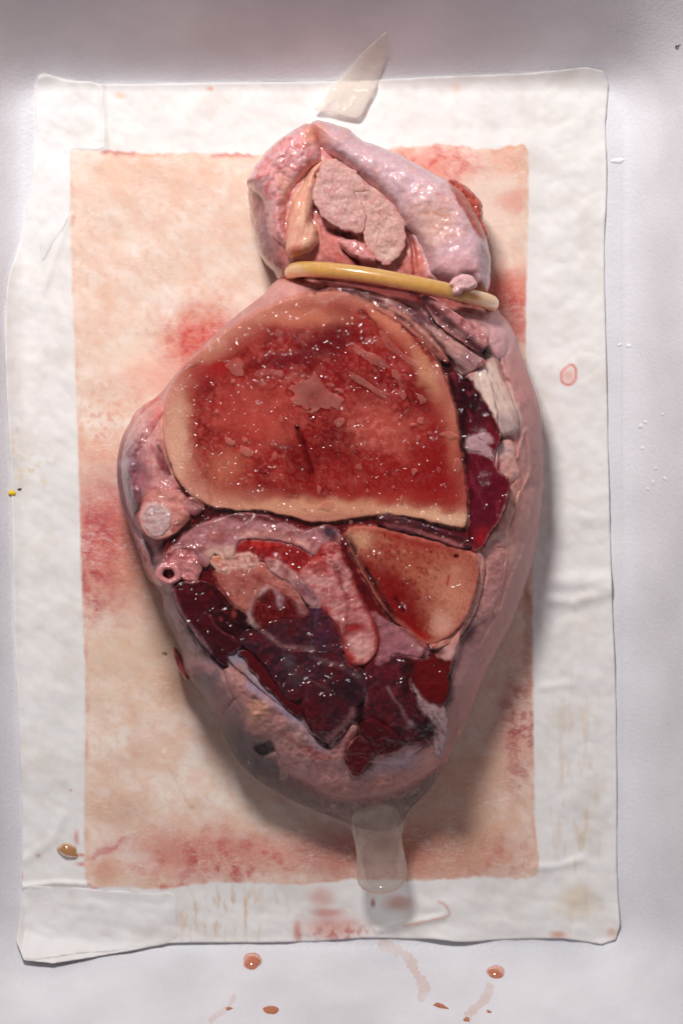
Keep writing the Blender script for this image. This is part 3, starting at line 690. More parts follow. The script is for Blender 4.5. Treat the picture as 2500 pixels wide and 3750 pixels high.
def overlay():
    """smears and strands that run across several pieces, and painted dark of gaps and holes"""
    X, Y = np.meshgrid(CAN['x0'] + CAN['s'] * np.arange(CAN['w']), CAN['y0'] + CAN['s'] * np.arange(CAN['h']))
    wx = X + 9 * fbm(X, Y, 50, 3, 301); wy = Y + 9 * fbm(X, Y, 50, 3, 302)
    br = sst(-0.35, 0.35, fbm(X, Y, 46, 3, 303)); fr = 0.5 + 0.5 * sst(-0.3, 0.3, fbm(X, Y, 9, 2, 304))
    K = (34, 2, 4); B_ = (92, 5, 8); W_ = (186, 150, 150); V_ = (128, 100, 128)  # near-black lines paint the shade in slits, crevices and holes
    for pts, wd, c, st in (
        (F((800, 1235), (840, 1310), (880, 1375), (905, 1430)), 13, K, 0.9), (F((455, 1170), (500, 1180), (560, 1172)), 10, K, 0.8), (F((390, 1250), (430, 1215), (470, 1190)), 12, K, 0.85),
        (F((1015, 820), (1035, 870), (1052, 930), (1062, 1000), (1070, 1080)), 13, K, 0.9), (F((870, 695), (930, 735), (985, 790), (1030, 850)), 12, (60, 4, 12), 0.9), (F((740, 655), (800, 668), (850, 690)), 10, (60, 4, 12), 0.85),
        (F((1080, 1130), (1075, 1200), (1080, 1245)), 10, K, 0.7), (R3((20, 50), (150, 80), (300, 120), (430, 180)), 14, (70, 6, 14), 0.85), (R3((620, 130), (740, 220), (860, 330), (980, 420), (1090, 510)), 17, (56, 5, 13), 0.9), (R3((640, 280), (740, 390), (830, 490), (900, 600)), 13, (60, 5, 14), 0.85), (R3((900, 560), (960, 640)), 12, (60, 10, 20), 0.8), (R3((540, 200), (640, 250), (760, 320)), 10, (96, 44, 56), 0.8), (F((800, 1195), (850, 1190), (940, 1205), (1060, 1240)), 7, K, 0.8), (F((560, 1180), (640, 1192), (720, 1204), (800, 1200)), 9, B_, 0.8),
        (G1((90, 500), (180, 560), (270, 620), (370, 635), (480, 645)), 9, W_, 0.6), (G1((490, 690), (600, 735), (720, 790), (820, 850), (862, 930), (850, 1040)), 8, W_, 0.55), (G1((510, 250), (505, 400), (475, 600), (460, 800), (440, 1000)), 5, V_, 0.75),
        (G1((470, 870), (600, 930), (700, 985)), 5, W_, 0.4), (G1((1010, 920), (1070, 1000), (1130, 1090), (1180, 1190)), 5, W_, 0.5), (G1((590, 1290), (680, 1210), (760, 1110)), 8, (170, 120, 118), 0.6), (G1((820, 1260), (900, 1330), (950, 1370)), 6, W_, 0.5),
        (G1((815, 1060), (825, 1110), (830, 1150)), 12, (14, 4, 5), 0.95), (G1((1270, 700), (1290, 640)), 11, (30, 2, 3), 0.9), (G1((1290, 1180), (1310, 1270)), 14, (24, 2, 4), 0.9), (G1((1150, 720), (1130, 850), (1160, 950)), 12, (40, 3, 6), 0.8), (G1((-40, 480), (40, 500), (80, 500)), 18, (22, 3, 6), 0.85),
        (R2((330, 1010), (370, 1120), (405, 1195)), 7, (92, 14, 26), 0.9), (R2((345, 760), (345, 900), (360, 1000)), 8, (206, 120, 110), 0.5), (R2((455, 1290), (520, 1340), (600, 1390)), 12, B_, 0.85), (R4((160, 290), (200, 360), (260, 400)), 8, (84, 20, 26), 0.8), (R4((390, 490), (330, 520), (250, 560)), 9, (84, 14, 20), 0.7),
        (R4((650, 600), (600, 640), (590, 560)), 13, (80, 6, 10), 0.8), (R4((990, 700), (905, 770), (886, 850), (905, 920)), 9, (214, 180, 176), 0.7), (R3((1040, 590), (1100, 530)), 6, (120, 16, 20), 0.7), (R3((1160, 540), (1200, 630), (1245, 695)), 5, (150, 30, 34), 0.8), (R3((960, 660), (1050, 780), (1120, 900), (1170, 1010)), 8, (40, 3, 8), 0.8),
        (R6((330, 200), (430, 270), (530, 340), (610, 430), (700, 500)), 8, (150, 118, 132), 0.6), (R6((560, 430), (640, 510), (720, 540)), 7, (160, 50, 48), 0.5),
        ([R5(1000, 350)[:2], R5(1060, 420), R5(1075, 520), R5(1050, 680), R5(980, 830), R5(890, 940)], 7, (206, 96, 84), 0.6), ([R5(1080, 440), R5(1100, 560), R5(1060, 720), R5(980, 860), R5(900, 960)], 6, (236, 190, 176), 0.5)):
        m = (np.exp(-(line_dist(spline(pts, 4, False), wx, wy) / wd) ** 2) * st * ((0.6 + 0.4 * br) if sum(c) < 300 else br * fr * 0.4))[..., None]
        CAN['c'] = CAN['c'] * (1 - m) + lin(c) * m
can_paint(spline(body_out, 3), (198, 138, 134), body_ops, 5, 12, 12, 0, 40, 6.0)
# --- blood lying between the pieces
piece('blood_film', F((665, 705), (760, 662), (880, 680), (980, 740), (1060, 790), (1120, 870), (1140, 1000), (1130, 1150), (1100, 1250), (1090, 1350), (1050, 1470), (1025, 1560), (1005, 1680), (920, 1750), (820, 1750), (720, 1690), (620, 1600), (520, 1510), (430, 1420), (390, 1330), (380, 1280), (400, 1190), (440, 1160), (412, 1080), (396, 990), (404, 920), (460, 840), (560, 755)), 478, 'blood', (96, 5, 8),
      [('n', 80, 0, 0.5, (70, 4, 8), 0.6), ('l', spline(F((760, 660), (880, 690), (980, 750), (1040, 850), (1062, 960)), 4, False), 60, (50, 3, 9), 0.8)], r=60, drop=40, relief=((5, 120),), glob=False, seed=10)
# --- big sawn bone face
bone_out = F((680, 683), (740, 672), (800, 673), (860, 690), (920, 725), (970, 775), (1005, 825), (1025, 880), (1045, 940), (1055, 1010), (1065, 1090), (1072, 1150), (1071, 1203), (1055, 1212), (1000, 1201), (940, 1187), (880, 1183), (830, 1188), (770, 1197), (720, 1198), (660, 1185), (600, 1172), (540, 1172),
             (490, 1163), (450, 1146), (420, 1118), (400, 1083), (385, 1043), (375, 990), (380, 930), (395, 885), (430, 835), (480, 790), (540, 745), (600, 712), (640, 695))
IV = (218, 152, 130)
DR = (104, 1, 4); MR = (176, 56, 50); LR = (186, 74, 64)
bone_in = F((550, 772), (640, 722), (740, 694), (850, 702), (925, 752), (975, 805), (1018, 880), (1040, 970), (1054, 1060), (1068, 1135), (1045, 1172), (940, 1168), (840, 1166), (720, 1168), (620, 1150), (530, 1130), (465, 1090), (438, 1020), (424, 950), (426, 900), (434, 855), (495, 822))
bone_ops = [
    ('n', 120, -0.1, 0.6, (226, 172, 146), 0.6), ('n', 60, 0.1, 0.6, (214, 150, 116), 0.5), ('e', 0, 26, (222, 150, 132), 0.6, 8),
    ('p', bone_in, 110, (208, 118, 92), 0.7), ('p', bone_in, 105, (152, 18, 17), 0.93), ('p', bone_in, 120, (130, 8, 10), 0.55),
    ('n', 90, -0.15, 0.3, DR, 0.85, {'dmin': 60, 'dmax': 130}), ('n', 24, -0.1, 0.3, (140, 14, 14), 0.65, {'dmin': 60, 'dmax': 140}), ('n', 34, 0.1, 0.5, LR, 0.4, {'dmin': 70, 'dmax': 150}), ('n', 13, 0.15, 0.5, (206, 104, 88), 0.3, {'dmin': 70, 'dmax': 140, 'o': 2}), ('n', 11, 0.25, 0.6, (120, 20, 16), 0.5, {'dmin': 50, 'dmax': 120, 'o': 2}),
    ('n', 75, 0.05, 0.45, (192, 84, 70), 0.4, {'dmin': 70, 'dmax': 140}), ('n', 20, 0.1, 0.45, (150, 20, 18), 0.5, {'dmin': 60, 'dmax': 120}), ('b', F(600, 950), 110, 90, (192, 82, 68), 0.45, 30), ('b', F(900, 1000), 130, 60, (196, 88, 74), 0.4, 20),
    ('b', F(770, 770), 70, 100, DR, 0.9, 30), ('b', F(720, 800), 110, 40, DR, 0.8, -25), ('b', F(610, 835), 130, 30, DR, 0.7, -12), ('b', F(495, 848), 80, 28, (156, 12, 11), 0.85, -8), ('b', F(720, 880), 60, 60, DR, 0.6),
    ('b', F(640, 1000), 60, 40, (186, 84, 70), 0.5), ('b', F(780, 1000), 90, 110, DR, 0.65, 20), ('b', F(700, 1060), 70, 90, DR, 0.6), ('b', F(850, 900), 120, 50, DR, 0.6, 40), ('b', F(960, 900), 60, 90, DR, 0.5), ('b', F(1000, 1080), 110, 150, (142, 14, 14), 0.85), ('b', F(850, 1090), 190, 70, (150, 22, 20), 0.5), ('b', F(900, 1140), 240, 30, (170, 40, 32), 0.5),
    ('b', F(860, 970), 120, 80, (190, 80, 68), 0.55, 25), ('n', 26, -0.1, 0.3, (206, 110, 96), 0.6, {'blob': (1370, 1560, 120, 90)}), ('b', F(700, 730), 160, 34, (212, 130, 102), 0.6), ('b', F(560, 960), 120, 150, (184, 66, 54), 0.5), ('b', F(520, 1070), 70, 60, (206, 120, 92), 0.5),
    ('b', F(950, 1180), 190, 26, (222, 162, 128), 0.85, 5), ('b', F(1030, 1192), 80, 26, (228, 180, 148), 0.8, 5), ('b', F(700, 1165), 300, 30, (222, 158, 124), 0.8), ('b', F(410, 1000), 40, 160, (226, 172, 144), 0.7),
    ('l', F((478, 1075), (478, 1150)), 9, (176, 88, 60), 0.5), ('l', F((505, 1060), (508, 1130)), 7, (190, 110, 80), 0.4), ('b', F(1040, 1000), 24, 120, (196, 110, 84), 0.5), ('l', spline(R3((300, 250), (360, 310), (430, 390)), 3, False), 9, (140, 16, 14), 0.9), ('b', R3(720, 640), 34, 110, (212, 146, 114), 0.7, -28), ('b', R3(480, 300), 120, 40, (216, 132, 104), 0.7, 40), ('l', spline(R3((570, 350), (660, 450), (760, 560)), 3, False), 9, (132, 14, 16), 0.8),
    ('l', F((683, 985), (700, 1035), (716, 1088)), 9, (96, 6, 8), 0.9),
]
piece('sawn_bone_face', bone_out, 512, 'bone', IV, bone_ops, r=16, drop=24, relief=((4, 180), (0.8, 22)), grooves=((F((683, 985), (700, 1035), (716, 1088)), 8, -16), (R3((300, 250), (360, 310), (430, 390)), 8, -12), (R3((570, 350), (660, 450), (760, 560)), 8, -12)),
      tilt=(0.01, -0.015), step=3.6, glob=False, grow=2, seed=11, warp=15, label='large pale rimmed bone face with a blood red centre')

# --- second, triangular bone
bone2_out = R5((205, 270), (250, 236), (350, 231), (480, 255), (620, 290), (760, 322), (900, 360), (1000, 398), (1030, 440), (1035, 520), (1020, 620), (985, 740), (930, 840), (860, 910), (790, 955), (720, 968), (660, 930), (600, 880), (520, 820), (440, 730), (370, 620), (300, 490), (240, 370))
piece('small_bone_face', bone2_out, 498, 'bone', (180, 96, 74), [
    ('n', 60, -0.1, 0.5, (192, 114, 90), 0.6), ('n', 70, -0.1, 0.4, (156, 44, 34), 0.7), ('n', 12, 0.22, 0.5, (110, 30, 24), 0.75, {'o': 2, 'rot': 70, 'st': 1.5}), ('b', R5(620, 290), 200, 34, (150, 24, 18), 0.8, 16), ('b', R5(660, 400), 90, 50, (160, 56, 42), 0.5),
    ('b', R5(500, 640), 75, 150, (128, 8, 8), 0.95, -38), ('b', R5(560, 800), 80, 90, (122, 8, 8), 0.9, -40), ('b', R5(640, 880), 60, 30, (140, 10, 10), 0.9, 35), ('b', R5(690, 930), 30, 20, (160, 20, 16), 0.8), ('n', 40, 0.0, 0.4, (130, 14, 12), 0.6, {'blob': (1500, 2180, 90, 70)}),
    ('b', R5(300, 300), 50, 34, (216, 158, 124), 0.7), ('b', R5(900, 640), 90, 130, (214, 142, 116), 0.6), ('b', R5(820, 850), 40, 50, (222, 160, 140), 0.8), ('b', R5(905, 418), 12, 12, (120, 20, 20), 0.95), ('l', R5((860, 545), (840, 600)), 5, (170, 24, 20), 0.9), ('l', R5((520, 690), (565, 770)), 6, (70, 6, 8), 0.8), ('b', R5(750, 380), 8, 6, (110, 20, 20), 0.9), ('e', 0, 22, (200, 110, 96), 0.7, 6)],
    r=14, drop=18, relief=((3, 90), (0.8, 16)), grooves=((R5((905, 416), (908, 420)), 7, -14), (R5((520, 690), (565, 770)), 6, -8)), step=3.6, glob=False, seed=13)
# rim of cartilage round the triangular bone
piece('cartilage_rim', R5((1000, 350), (1060, 400), (1085, 480), (1070, 600), (1040, 720), (990, 830), (930, 920), (850, 980), (760, 1010), (740, 985), (800, 960), (870, 912), (940, 845), (995, 740), (1030, 620), (1044, 520), (1036, 440), (1005, 392)), 508, 'fat', (222, 150, 134), [('n', 30, 0, 0.4, (200, 90, 76), 0.6), ('n', 24, 0.1, 0.5, (236, 190, 176), 0.6)], r=12, drop=22, relief=((5, 30),), follow=60, seed=15, step=3.6)

# --- dark fold between the bones
piece('membrane_fold', R5((405, 165), (470, 160), (540, 172), (640, 198), (750, 232), (880, 268), (955, 305), (990, 350), (900, 346), (780, 302), (640, 262), (500, 230), (430, 208)), 528, 'gloss', (70, 30, 44), [('l', spline(R5((470, 205), (560, 225), (700, 262), (850, 318), (930, 345)), 3, False), 9, (190, 110, 108), 0.85), ('n', 26, 0.1, 0.4, (110, 50, 60), 0.6)], r=16, drop=26, relief=((8, 40),), seed=17, step=3.6)

# --- left fat lobe
piece('fat_lobe', R2((150, 790), (200, 745), (260, 712), (320, 716), (345, 800), (342, 900), (322, 960), (345, 1060), (395, 1180), (455, 1285), (430, 1325), (350, 1300), (250, 1312), (175, 1400), (135, 1480), (95, 1390), (66, 1260), (45, 1160), (55, 1050), (88, 930), (118, 845)), 455, 'gloss', (206, 142, 138), [
    ('n', 40, -0.1, 0.4, (222, 164, 156), 0.7), ('n', 24, 0.1, 0.4, (190, 88, 86), 0.6), ('b', R2(110, 1190), 75, 120, (128, 80, 94), 0.95), ('b', R2(120, 1340), 70, 120, (120, 70, 84), 0.95), ('b', R2(100, 1130), 30, 20, (188, 150, 162), 0.8), ('b', R2(290, 770), 34, 70, (206, 96, 90), 0.7), ('b', R2(350, 1130), 14, 60, (120, 30, 44), 0.85, -25), ('b', R2(200, 1230), 50, 40, (178, 106, 112), 0.7)],  # dark mauve lower left paints in the lobe's shaded side
    r=60, drop=60, relief=((14, 60), (7, 24), (2, 12)), grooves=((R2((330, 1010), (370, 1120), (400, 1190)), 7, -22),), follow=60, seed=19, step=3.6, skirt=160)
piece('side_flesh', R4((140, 340), (190, 390), (250, 400), (280, 470), (270, 540), (300, 620), (330, 690), (250, 660), (215, 590), (185, 500), (165, 420)), 400, 'gloss', (160, 104, 110), [('n', 30, 0, 0.4, (110, 52, 60), 0.7, {'rot': 60, 'st': 3}), ('n', 24, 0.1, 0.4, (196, 146, 148), 0.6)], r=26, drop=80, relief=((14, 40, 60, 2.5),), follow=40, seed=21)
# --- pink sheath with the round cut tendon in it
piece('tendon_sheath', R4((205, 200), (250, 115), (330, 78), (430, 88), (495, 150), (505, 240), (450, 320), (370, 372), (290, 385), (220, 330), (190, 260)), 505, 'fat', (214, 142, 130), [('n', 50, 0, 0.5, (198, 112, 106), 0.5), ('b', R4(480, 280), 14, 60, (224, 176, 156), 0.8, 45), ('e', 0, 14, (150, 60, 60), 0.6)], r=40, drop=50, relief=((9, 50),), seed=23, step=3.6)
piece('round_tendon_end', R4((222, 230), (250, 180), (305, 168), (355, 200), (385, 260), (365, 330), (310, 366), (255, 345), (225, 290)), 522, 'cut', (206, 170, 166), [('n', 26, 0, 0.4, (178, 124, 128), 0.6), ('e', 0, 12, (226, 186, 178), 0.7)], r=14, drop=30, relief=((7, 26), (5, 10)), seed=25, step=3.2, label='round pale cut tendon end')
piece('fat_nodule', R4((490, 150), (540, 120), (590, 160), (590, 210), (540, 230), (500, 200)), 505, 'gloss', (190, 124, 124), [('n', 20, 0, 0.4, (150, 60, 66), 0.6)], r=24, drop=40, relief=((8, 20),), seed=27, step=3.6)

# --- pinkish arc of membrane under the bone
piece('membrane_arc', R4((400, 470), (440, 420), (540, 330), (690, 268), (850, 230), (1000, 252), (1130, 303), (1255, 350), (1330, 320), (1400, 308), (1450, 345), (1472, 420), (1440, 460), (1400, 500), (1310, 490), (1220, 432), (1100, 394), (960, 382), (850, 388), (800, 432), (785, 500), (740, 512), (670, 470), (620, 560), (585, 545), (560, 480), (480, 440)), 505, 'gloss', (178, 116, 118), [
    ('n', 50, -0.1, 0.4, (196, 138, 136), 0.6), ('l', spline(R4((850, 365), (960, 355), (1100, 370), (1250, 440)), 3, False), 14, (226, 162, 150), 0.8), ('b', R4(1400, 340), 30, 24, (52, 34, 54), 0.95), ('b', R4(1430, 370), 16, 30, (70, 50, 66), 0.8), ('b', R4(720, 480), 60, 26, (232, 190, 168), 0.8), ('b', R4(700, 380), 30, 24, (160, 70, 60), 0.5)],
    r=34, drop=20, relief=((8, 60), (5, 20)), seed=29, step=3.6)
piece('red_muscle_patch', R4((800, 430), (850, 390), (960, 384), (1100, 396), (1220, 436), (1300, 490), (1330, 560), (1250, 620), (1180, 600), (1080, 540), (960, 520), (900, 560), (820, 520)), 482, 'wetmuscle', (150, 30, 32), [('n', 40, 0.0, 0.4, (178, 70, 62), 0.6), ('b', R4(950, 420), 90, 20, (196, 44, 36), 0.8, 8), ('n', 18, 0.1, 0.4, (110, 8, 12), 0.7)], r=26, drop=16, relief=((7, 40),), seed=31, step=3.6)
piece('pale_fat', R4((640, 520), (700, 505), (790, 500), (880, 490), (940, 520), (930, 560), (880, 570), (800, 580), (720, 600), (670, 560)), 498, 'cut', (220, 164, 150), [('n', 20, 0, 0.4, (190, 104, 92), 0.7), ('b', R4(690, 515), 26, 16, (226, 130, 84), 0.8)], r=18, drop=20, relief=((10, 20),), seed=33, step=3.6)
piece('tan_fat', R4((680, 600), (740, 580), (850, 560), (930, 545), (1020, 560), (1100, 620), (1180, 700), (1220, 770), (1130, 735), (1060, 695), (970, 690), (910, 750), (880, 830), (840, 830), (780, 780), (730, 720)), 495, 'fat', (180, 104, 92), [('n', 60, 0, 0.5, (160, 70, 62), 0.6), ('b', R4(1040, 590), 90, 24, (206, 106, 84), 0.6, 20)], r=30, drop=20, relief=((6, 70),), seed=35)
# --- ligament with bulbous end
piece('ligament', [R4(1230, 590), R4(1290, 540), (1190, 2000), (1238, 1998), (1252, 2050), (1280, 2110), (1316, 2190), (1346, 2253), (1376, 2311), (1381, 2362), (1358, 2408), (1316, 2434), (1279, 2423), (1262, 2368), (1248, 2305), (1219, 2262), (1173, 2213), (1140, 2172), (1100, 2120)], 512, 'ligament', (206, 128, 124), [
    ('n', 26, -0.1, 0.35, (228, 168, 160), 0.7, {'rot': -25, 'st': 4}), ('n', 18, 0.1, 0.4, (176, 50, 48), 0.6, {'rot': -25, 'st': 3}), ('e', 0, 22, (150, 14, 14), 0.8, 12), ('b', R5(260, 870), 50, 24, (156, 16, 14), 0.95, 5), ('b', R5(300, 990), 46, 44, (222, 160, 152), 0.9), ('b', (1180, 2050), 50, 50, (190, 60, 58), 0.7), ('n', 30, 0, 0.3, (146, 14, 16), 0.8, {'blob': (1190, 2040, 50, 60)}), ('b', R5(235, 1070), 14, 26, (190, 30, 22), 0.8)],
    r=22, drop=24, relief=((6, 40), (6, 13, -25, 3)), seed=37, step=3.4, jag=2)
piece('white_strand', G1((150, 10), (190, 0), (260, 40), (340, 100), (420, 180), (470, 240), (520, 300), (500, 330), (440, 300), (380, 230), (300, 150), (200, 90), (160, 50)), 512, 'gloss', (196, 140, 136), [('b', G1(200, 40), 24, 18, (226, 174, 162), 0.8), ('b', G1(430, 230), 50, 24, (120, 70, 84), 0.7, 40), ('n', 20, 0, 0.4, (150, 84, 92), 0.5)], r=14, drop=16, relief=((7, 24),), seed=39, step=3.2)
piece('white_strand', G1((592, 0), (640, 5), (690, 40), (735, 100), (730, 122), (690, 100), (630, 50)), 524, 'gloss', (206, 140, 136), [('n', 20, 0, 0.4, (176, 84, 84), 0.5)], r=10, drop=16, relief=((5, 20),), seed=40, step=3.2)
# --- red muscle with white fringe
piece('fringed_muscle', R4((960, 702), (1060, 692), (1140, 720), (1215, 780), (1265, 860), (1240, 880), (1130, 885), (1040, 912), (940, 962), (895, 905), (885, 830), (912, 762)), 492, 'wetmuscle', (96, 8, 10), [
    ('n', 34, 0, 0.4, (66, 4, 8), 0.7), ('l', spline(R4((985, 700), (915, 770), (888, 840), (900, 910), (930, 950)), 3, False), 12, (206, 164, 158), 0.8), ('l', R4((1050, 690), (1085, 750), (1090, 810)), 12, (190, 152, 156), 0.8), ('l', R4((1200, 780), (1240, 850)), 14, (180, 132, 132), 0.7), ('n', 8, 0.0, 0.4, (150, 60, 62), 0.35, {'rot': 80, 'st': 3, 'o': 2}), ('l', spline(R4((970, 705), (1060, 695), (1150, 725), (1210, 780)), 3, False), 10, (206, 160, 152), 0.7)],
    r=16, drop=18, relief=((6, 40), (4, 12)), seed=41, step=3.2)
# --- left dark muscle
piece('dark_muscle', R4((408, 712), (460, 680), (560, 668), (660, 690), (760, 760), (860, 850), (890, 940), (815, 1000), (835, 1065), (790, 1105), (745, 1125), (740, 1195), (640, 1095), (550, 985), (470, 865)), 462, 'wetmuscle', (58, 5, 12), [
    ('n', 70, 0, 0.5, (40, 3, 8), 0.6), ('b', R4(800, 870), 70, 60, (26, 2, 5), 0.8), ('b', R4(520, 820), 90, 60, (74, 8, 18), 0.7, 45), ('l', spline(R4((630, 870), (690, 950), (790, 1020)), 3, False), 6, (120, 50, 56), 0.6), ('b', R4(790, 862), 12, 16, (150, 60, 54), 0.8), ('b', R4(712, 893), 7, 8, (150, 60, 54), 0.8), ('l', spline(R4((406, 715), (440, 830), (520, 960), (640, 1110)), 3, False), 8, (150, 104, 116), 0.6), ('n', 14, 0.1, 0.5, (84, 16, 28), 0.5, {'rot': 45, 'st': 4})],
    r=26, drop=20, relief=((8, 90), (3, 20)), grooves=((R4((630, 870), (690, 950), (790, 1020)), 7, -10),), tilt=(-0.06, -0.05), seed=43)
piece('skin_edge', G3((215, 260), (235, 300), (270, 420), (340, 530), (430, 650), (520, 780), (620, 880), (720, 960), (715, 1010), (640, 990), (520, 950), (420, 860), (330, 720), (250, 600), (190, 480), (150, 380), (170, 290)), 432, 'skin', (168, 132, 134), [('n', 26, 0, 0.4, (196, 166, 164), 0.6, {'rot': 55, 'st': 4}), ('n', 22, 0.1, 0.4, (110, 72, 70), 0.7, {'rot': 60, 'st': 4}), ('b', G3(650, 940), 40, 20, (140, 112, 140), 0.7, 35), ('b', G3(480, 930), 40, 30, (112, 84, 66), 0.6)], r=18, drop=40, relief=((8, 30, 55, 3),), tilt=(-0.05, -0.04), follow=30, seed=45)
piece('skin_flap', G3((730, 1010), (735, 930), (760, 880), (820, 875), (890, 900), (940, 970), (950, 1040), (1020, 1110), (1080, 1200), (1180, 1270), (1210, 1350), (1300, 1420), (1330, 1490), (1250, 1450), (1130, 1350), (1040, 1290), (1000, 1230), (930, 1160), (850, 1110), (770, 1060)), 448, 'skin', (166, 144, 152), [('n', 24, 0, 0.4, (186, 162, 166), 0.6), ('b', G3(820, 1060), 40, 26, (178, 128, 120), 0.9), ('n', 14, 0.1, 0.4, (150, 112, 120), 0.6), ('b', G3(800, 930), 34, 30, (140, 130, 140), 0.6)], r=14, drop=30, relief=((6, 24),), tilt=(-0.06, -0.05), follow=44, seed=47, jag=2)
piece('red_rim', G3((850, 890), (950, 900), (1020, 1000), (1100, 1100), (1200, 1220), (1290, 1330), (1400, 1420), (1440, 1500), (1380, 1470), (1300, 1400), (1190, 1270), (1090, 1190), (1030, 1100), (960, 1040), (945, 970), (900, 910)), 440, 'wetmuscle', (84, 6, 11), [('n', 30, 0, 0.4, (80, 5, 10), 0.7)], r=20, drop=14, relief=((5, 40),), tilt=(-0.05, -0.05), seed=49)
# --- central glossy muscles, three bundles
MU = (70, 30, 40)
def mops(extra=()): return [('n', 40, -0.1, 0.4, (48, 16, 26), 0.7), ('n', 16, 0.1, 0.45, (112, 40, 48), 0.5, {'rot': -30, 'st': 2.5}), ('n', 90, 0.0, 0.4, (92, 12, 20), 0.7)] + list(extra)
piece('muscle_bundle', G1((90, 490), (200, 440), (320, 400), (440, 395), (470, 330), (540, 330), (620, 430), (690, 560), (700, 650), (610, 660), (520, 650), (420, 650), (320, 645), (230, 610), (150, 560)), 475, 'muscle', MU, mops([('l', spline(G1((100, 500), (180, 560), (270, 620), (370, 630), (480, 640)), 3, False), 9, (150, 104, 104), 0.45), ('b', G1(500, 340), 26, 40, (70, 40, 64), 0.8), ('b', G1(560, 560), 40, 50, (74, 40, 60), 0.7)]), r=12, drop=10, relief=((9, 50), (6, 16)), seed=51)
piece('muscle_bundle', G1((-30, 590), (0, 520), (90, 505), (160, 575), (250, 625), (330, 655), (430, 662), (540, 665), (660, 665), (740, 740), (820, 790), (870, 850), (850, 960), (790, 1040), (700, 1000), (560, 900), (480, 890), (420, 960), (330, 1005), (280, 960), (200, 840), (110, 700)), 462, 'muscle', (58, 24, 34), mops([('l', spline(G1((490, 690), (600, 740), (720, 790), (820, 860), (860, 930)), 3, False), 9, (112, 70, 78), 0.45), ('b', G1(310, 720), 22, 34, (110, 92, 100), 0.4), ('b', G1(360, 840), 30, 36, (96, 72, 74), 0.35), ('b', G1(740, 920), 70, 50, (36, 12, 18), 0.8)]), r=12, drop=10, relief=((9, 60), (7, 15)), seed=53)
piece('muscle_bundle', G1((430, 980), (480, 900), (560, 910), (680, 1000), (780, 1050), (800, 1110), (740, 1160), (690, 1250), (600, 1310), (520, 1260), (460, 1160), (420, 1060)), 452, 'muscle', (72, 18, 28), mops([('l', spline(G1((590, 1290), (680, 1210), (760, 1110), (770, 1050)), 3, False), 11, (150, 104, 104), 0.6), ('b', G1(480, 1150), 30, 60, (96, 10, 16), 0.7)]), r=12, drop=10, relief=((8, 50), (6, 15)), tilt=(0, -0.06), seed=55)
# --- right muscles
piece('mauve_membrane', R5((372, 785), (430, 818), (510, 856), (600, 888), (700, 968), (726, 1030), (690, 1056), (600, 1042), (520, 1030), (430, 1085), (400, 1060), (412, 950)), 486, 'fat', (164, 100, 106), [('n', 30, 0, 0.4, (140, 70, 80), 0.5), ('l', spline(R5((510, 860), (600, 920), (690, 1010)), 3, False), 14, (190, 124, 124), 0.8)], r=18, drop=16, relief=((6, 40),), seed=57)
piece('right_muscle', [(1335, 2490), (1362, 2420), (1440, 2392), (1540, 2405), (1500, 2440), (1483, 2500), (1505, 2560), (1540, 2610), (1588, 2672), (1575, 2715), (1549, 2732), (1500, 2715), (1458, 2697), (1400, 2660), (1340, 2645), (1338, 2580)], 455, 'muscle', (84, 16, 26), mops([('b', (1560, 2670), 50, 50, (28, 4, 8), 0.9, 40), ('b', (1490, 2480), 24, 80, (40, 5, 9), 0.8), ('l', spline([(1420, 2520), (1450, 2570), (1480, 2620), (1510, 2660)], 3, False), 6, (150, 110, 114), 0.6), ('b', (1500, 2655), 14, 16, (150, 130, 140), 0.7), ('n', 30, 0, 0.4, (110, 36, 44), 0.5)]), r=16, drop=11, relief=((8, 60), (5, 15)), tilt=(0, -0.06), seed=59)
piece('red_muscle', R6((1125, 30), (1190, 5), (1260, 25), (1310, 70), (1332, 150), (1312, 252), (1240, 235), (1175, 165), (1140, 100)), 466, 'wetmuscle', (100, 6, 10), [('b', R6(1140, 70), 24, 60, (46, 4, 8), 0.9), ('n', 40, 0, 0.4, (104, 6, 10), 0.6)], r=12, drop=10, relief=((5, 50),), seed=61)
piece('white_fringe', R6((1140, 70), (1165, 120), (1200, 190), (1260, 245), (1310, 270), (1330, 380), (1320, 470), (1290, 540), (1275, 450), (1268, 390), (1230, 320), (1195, 270), (1190, 220), (1155, 150)), 452, 'cut', (190, 156, 156), [('n', 14, 0, 0.4, (130, 76, 80), 0.6, {'rot': 60, 'st': 3}), ('e', 0, 10, (150, 110, 120), 0.6, 6)], r=14, drop=26, relief=((7, 16),), tilt=(0, -0.08), seed=63, jag=5, jscale=14, step=3.4)
piece('red_muscle', R6((880, 378), (935, 338), (1000, 370), (1060, 410), (1100, 450), (1080, 490), (1000, 520), (950, 500), (905, 440)), 430, 'wetmuscle', (84, 8, 13), [('n', 40, 0, 0.4, (76, 6, 10), 0.6), ('b', R6(1060, 470), 40, 20, (60, 8, 12), 0.8)], r=12, drop=10, relief=((5, 40),), seed=65)
piece('red_muscle', R6((828, 480), (880, 425), (935, 490), (915, 560), (862, 628), (822, 565)), 420, 'wetmuscle', (92, 8, 13), [('n', 30, 0, 0.4, (96, 8, 14), 0.6)], r=12, drop=10, relief=((5, 30),), seed=67)
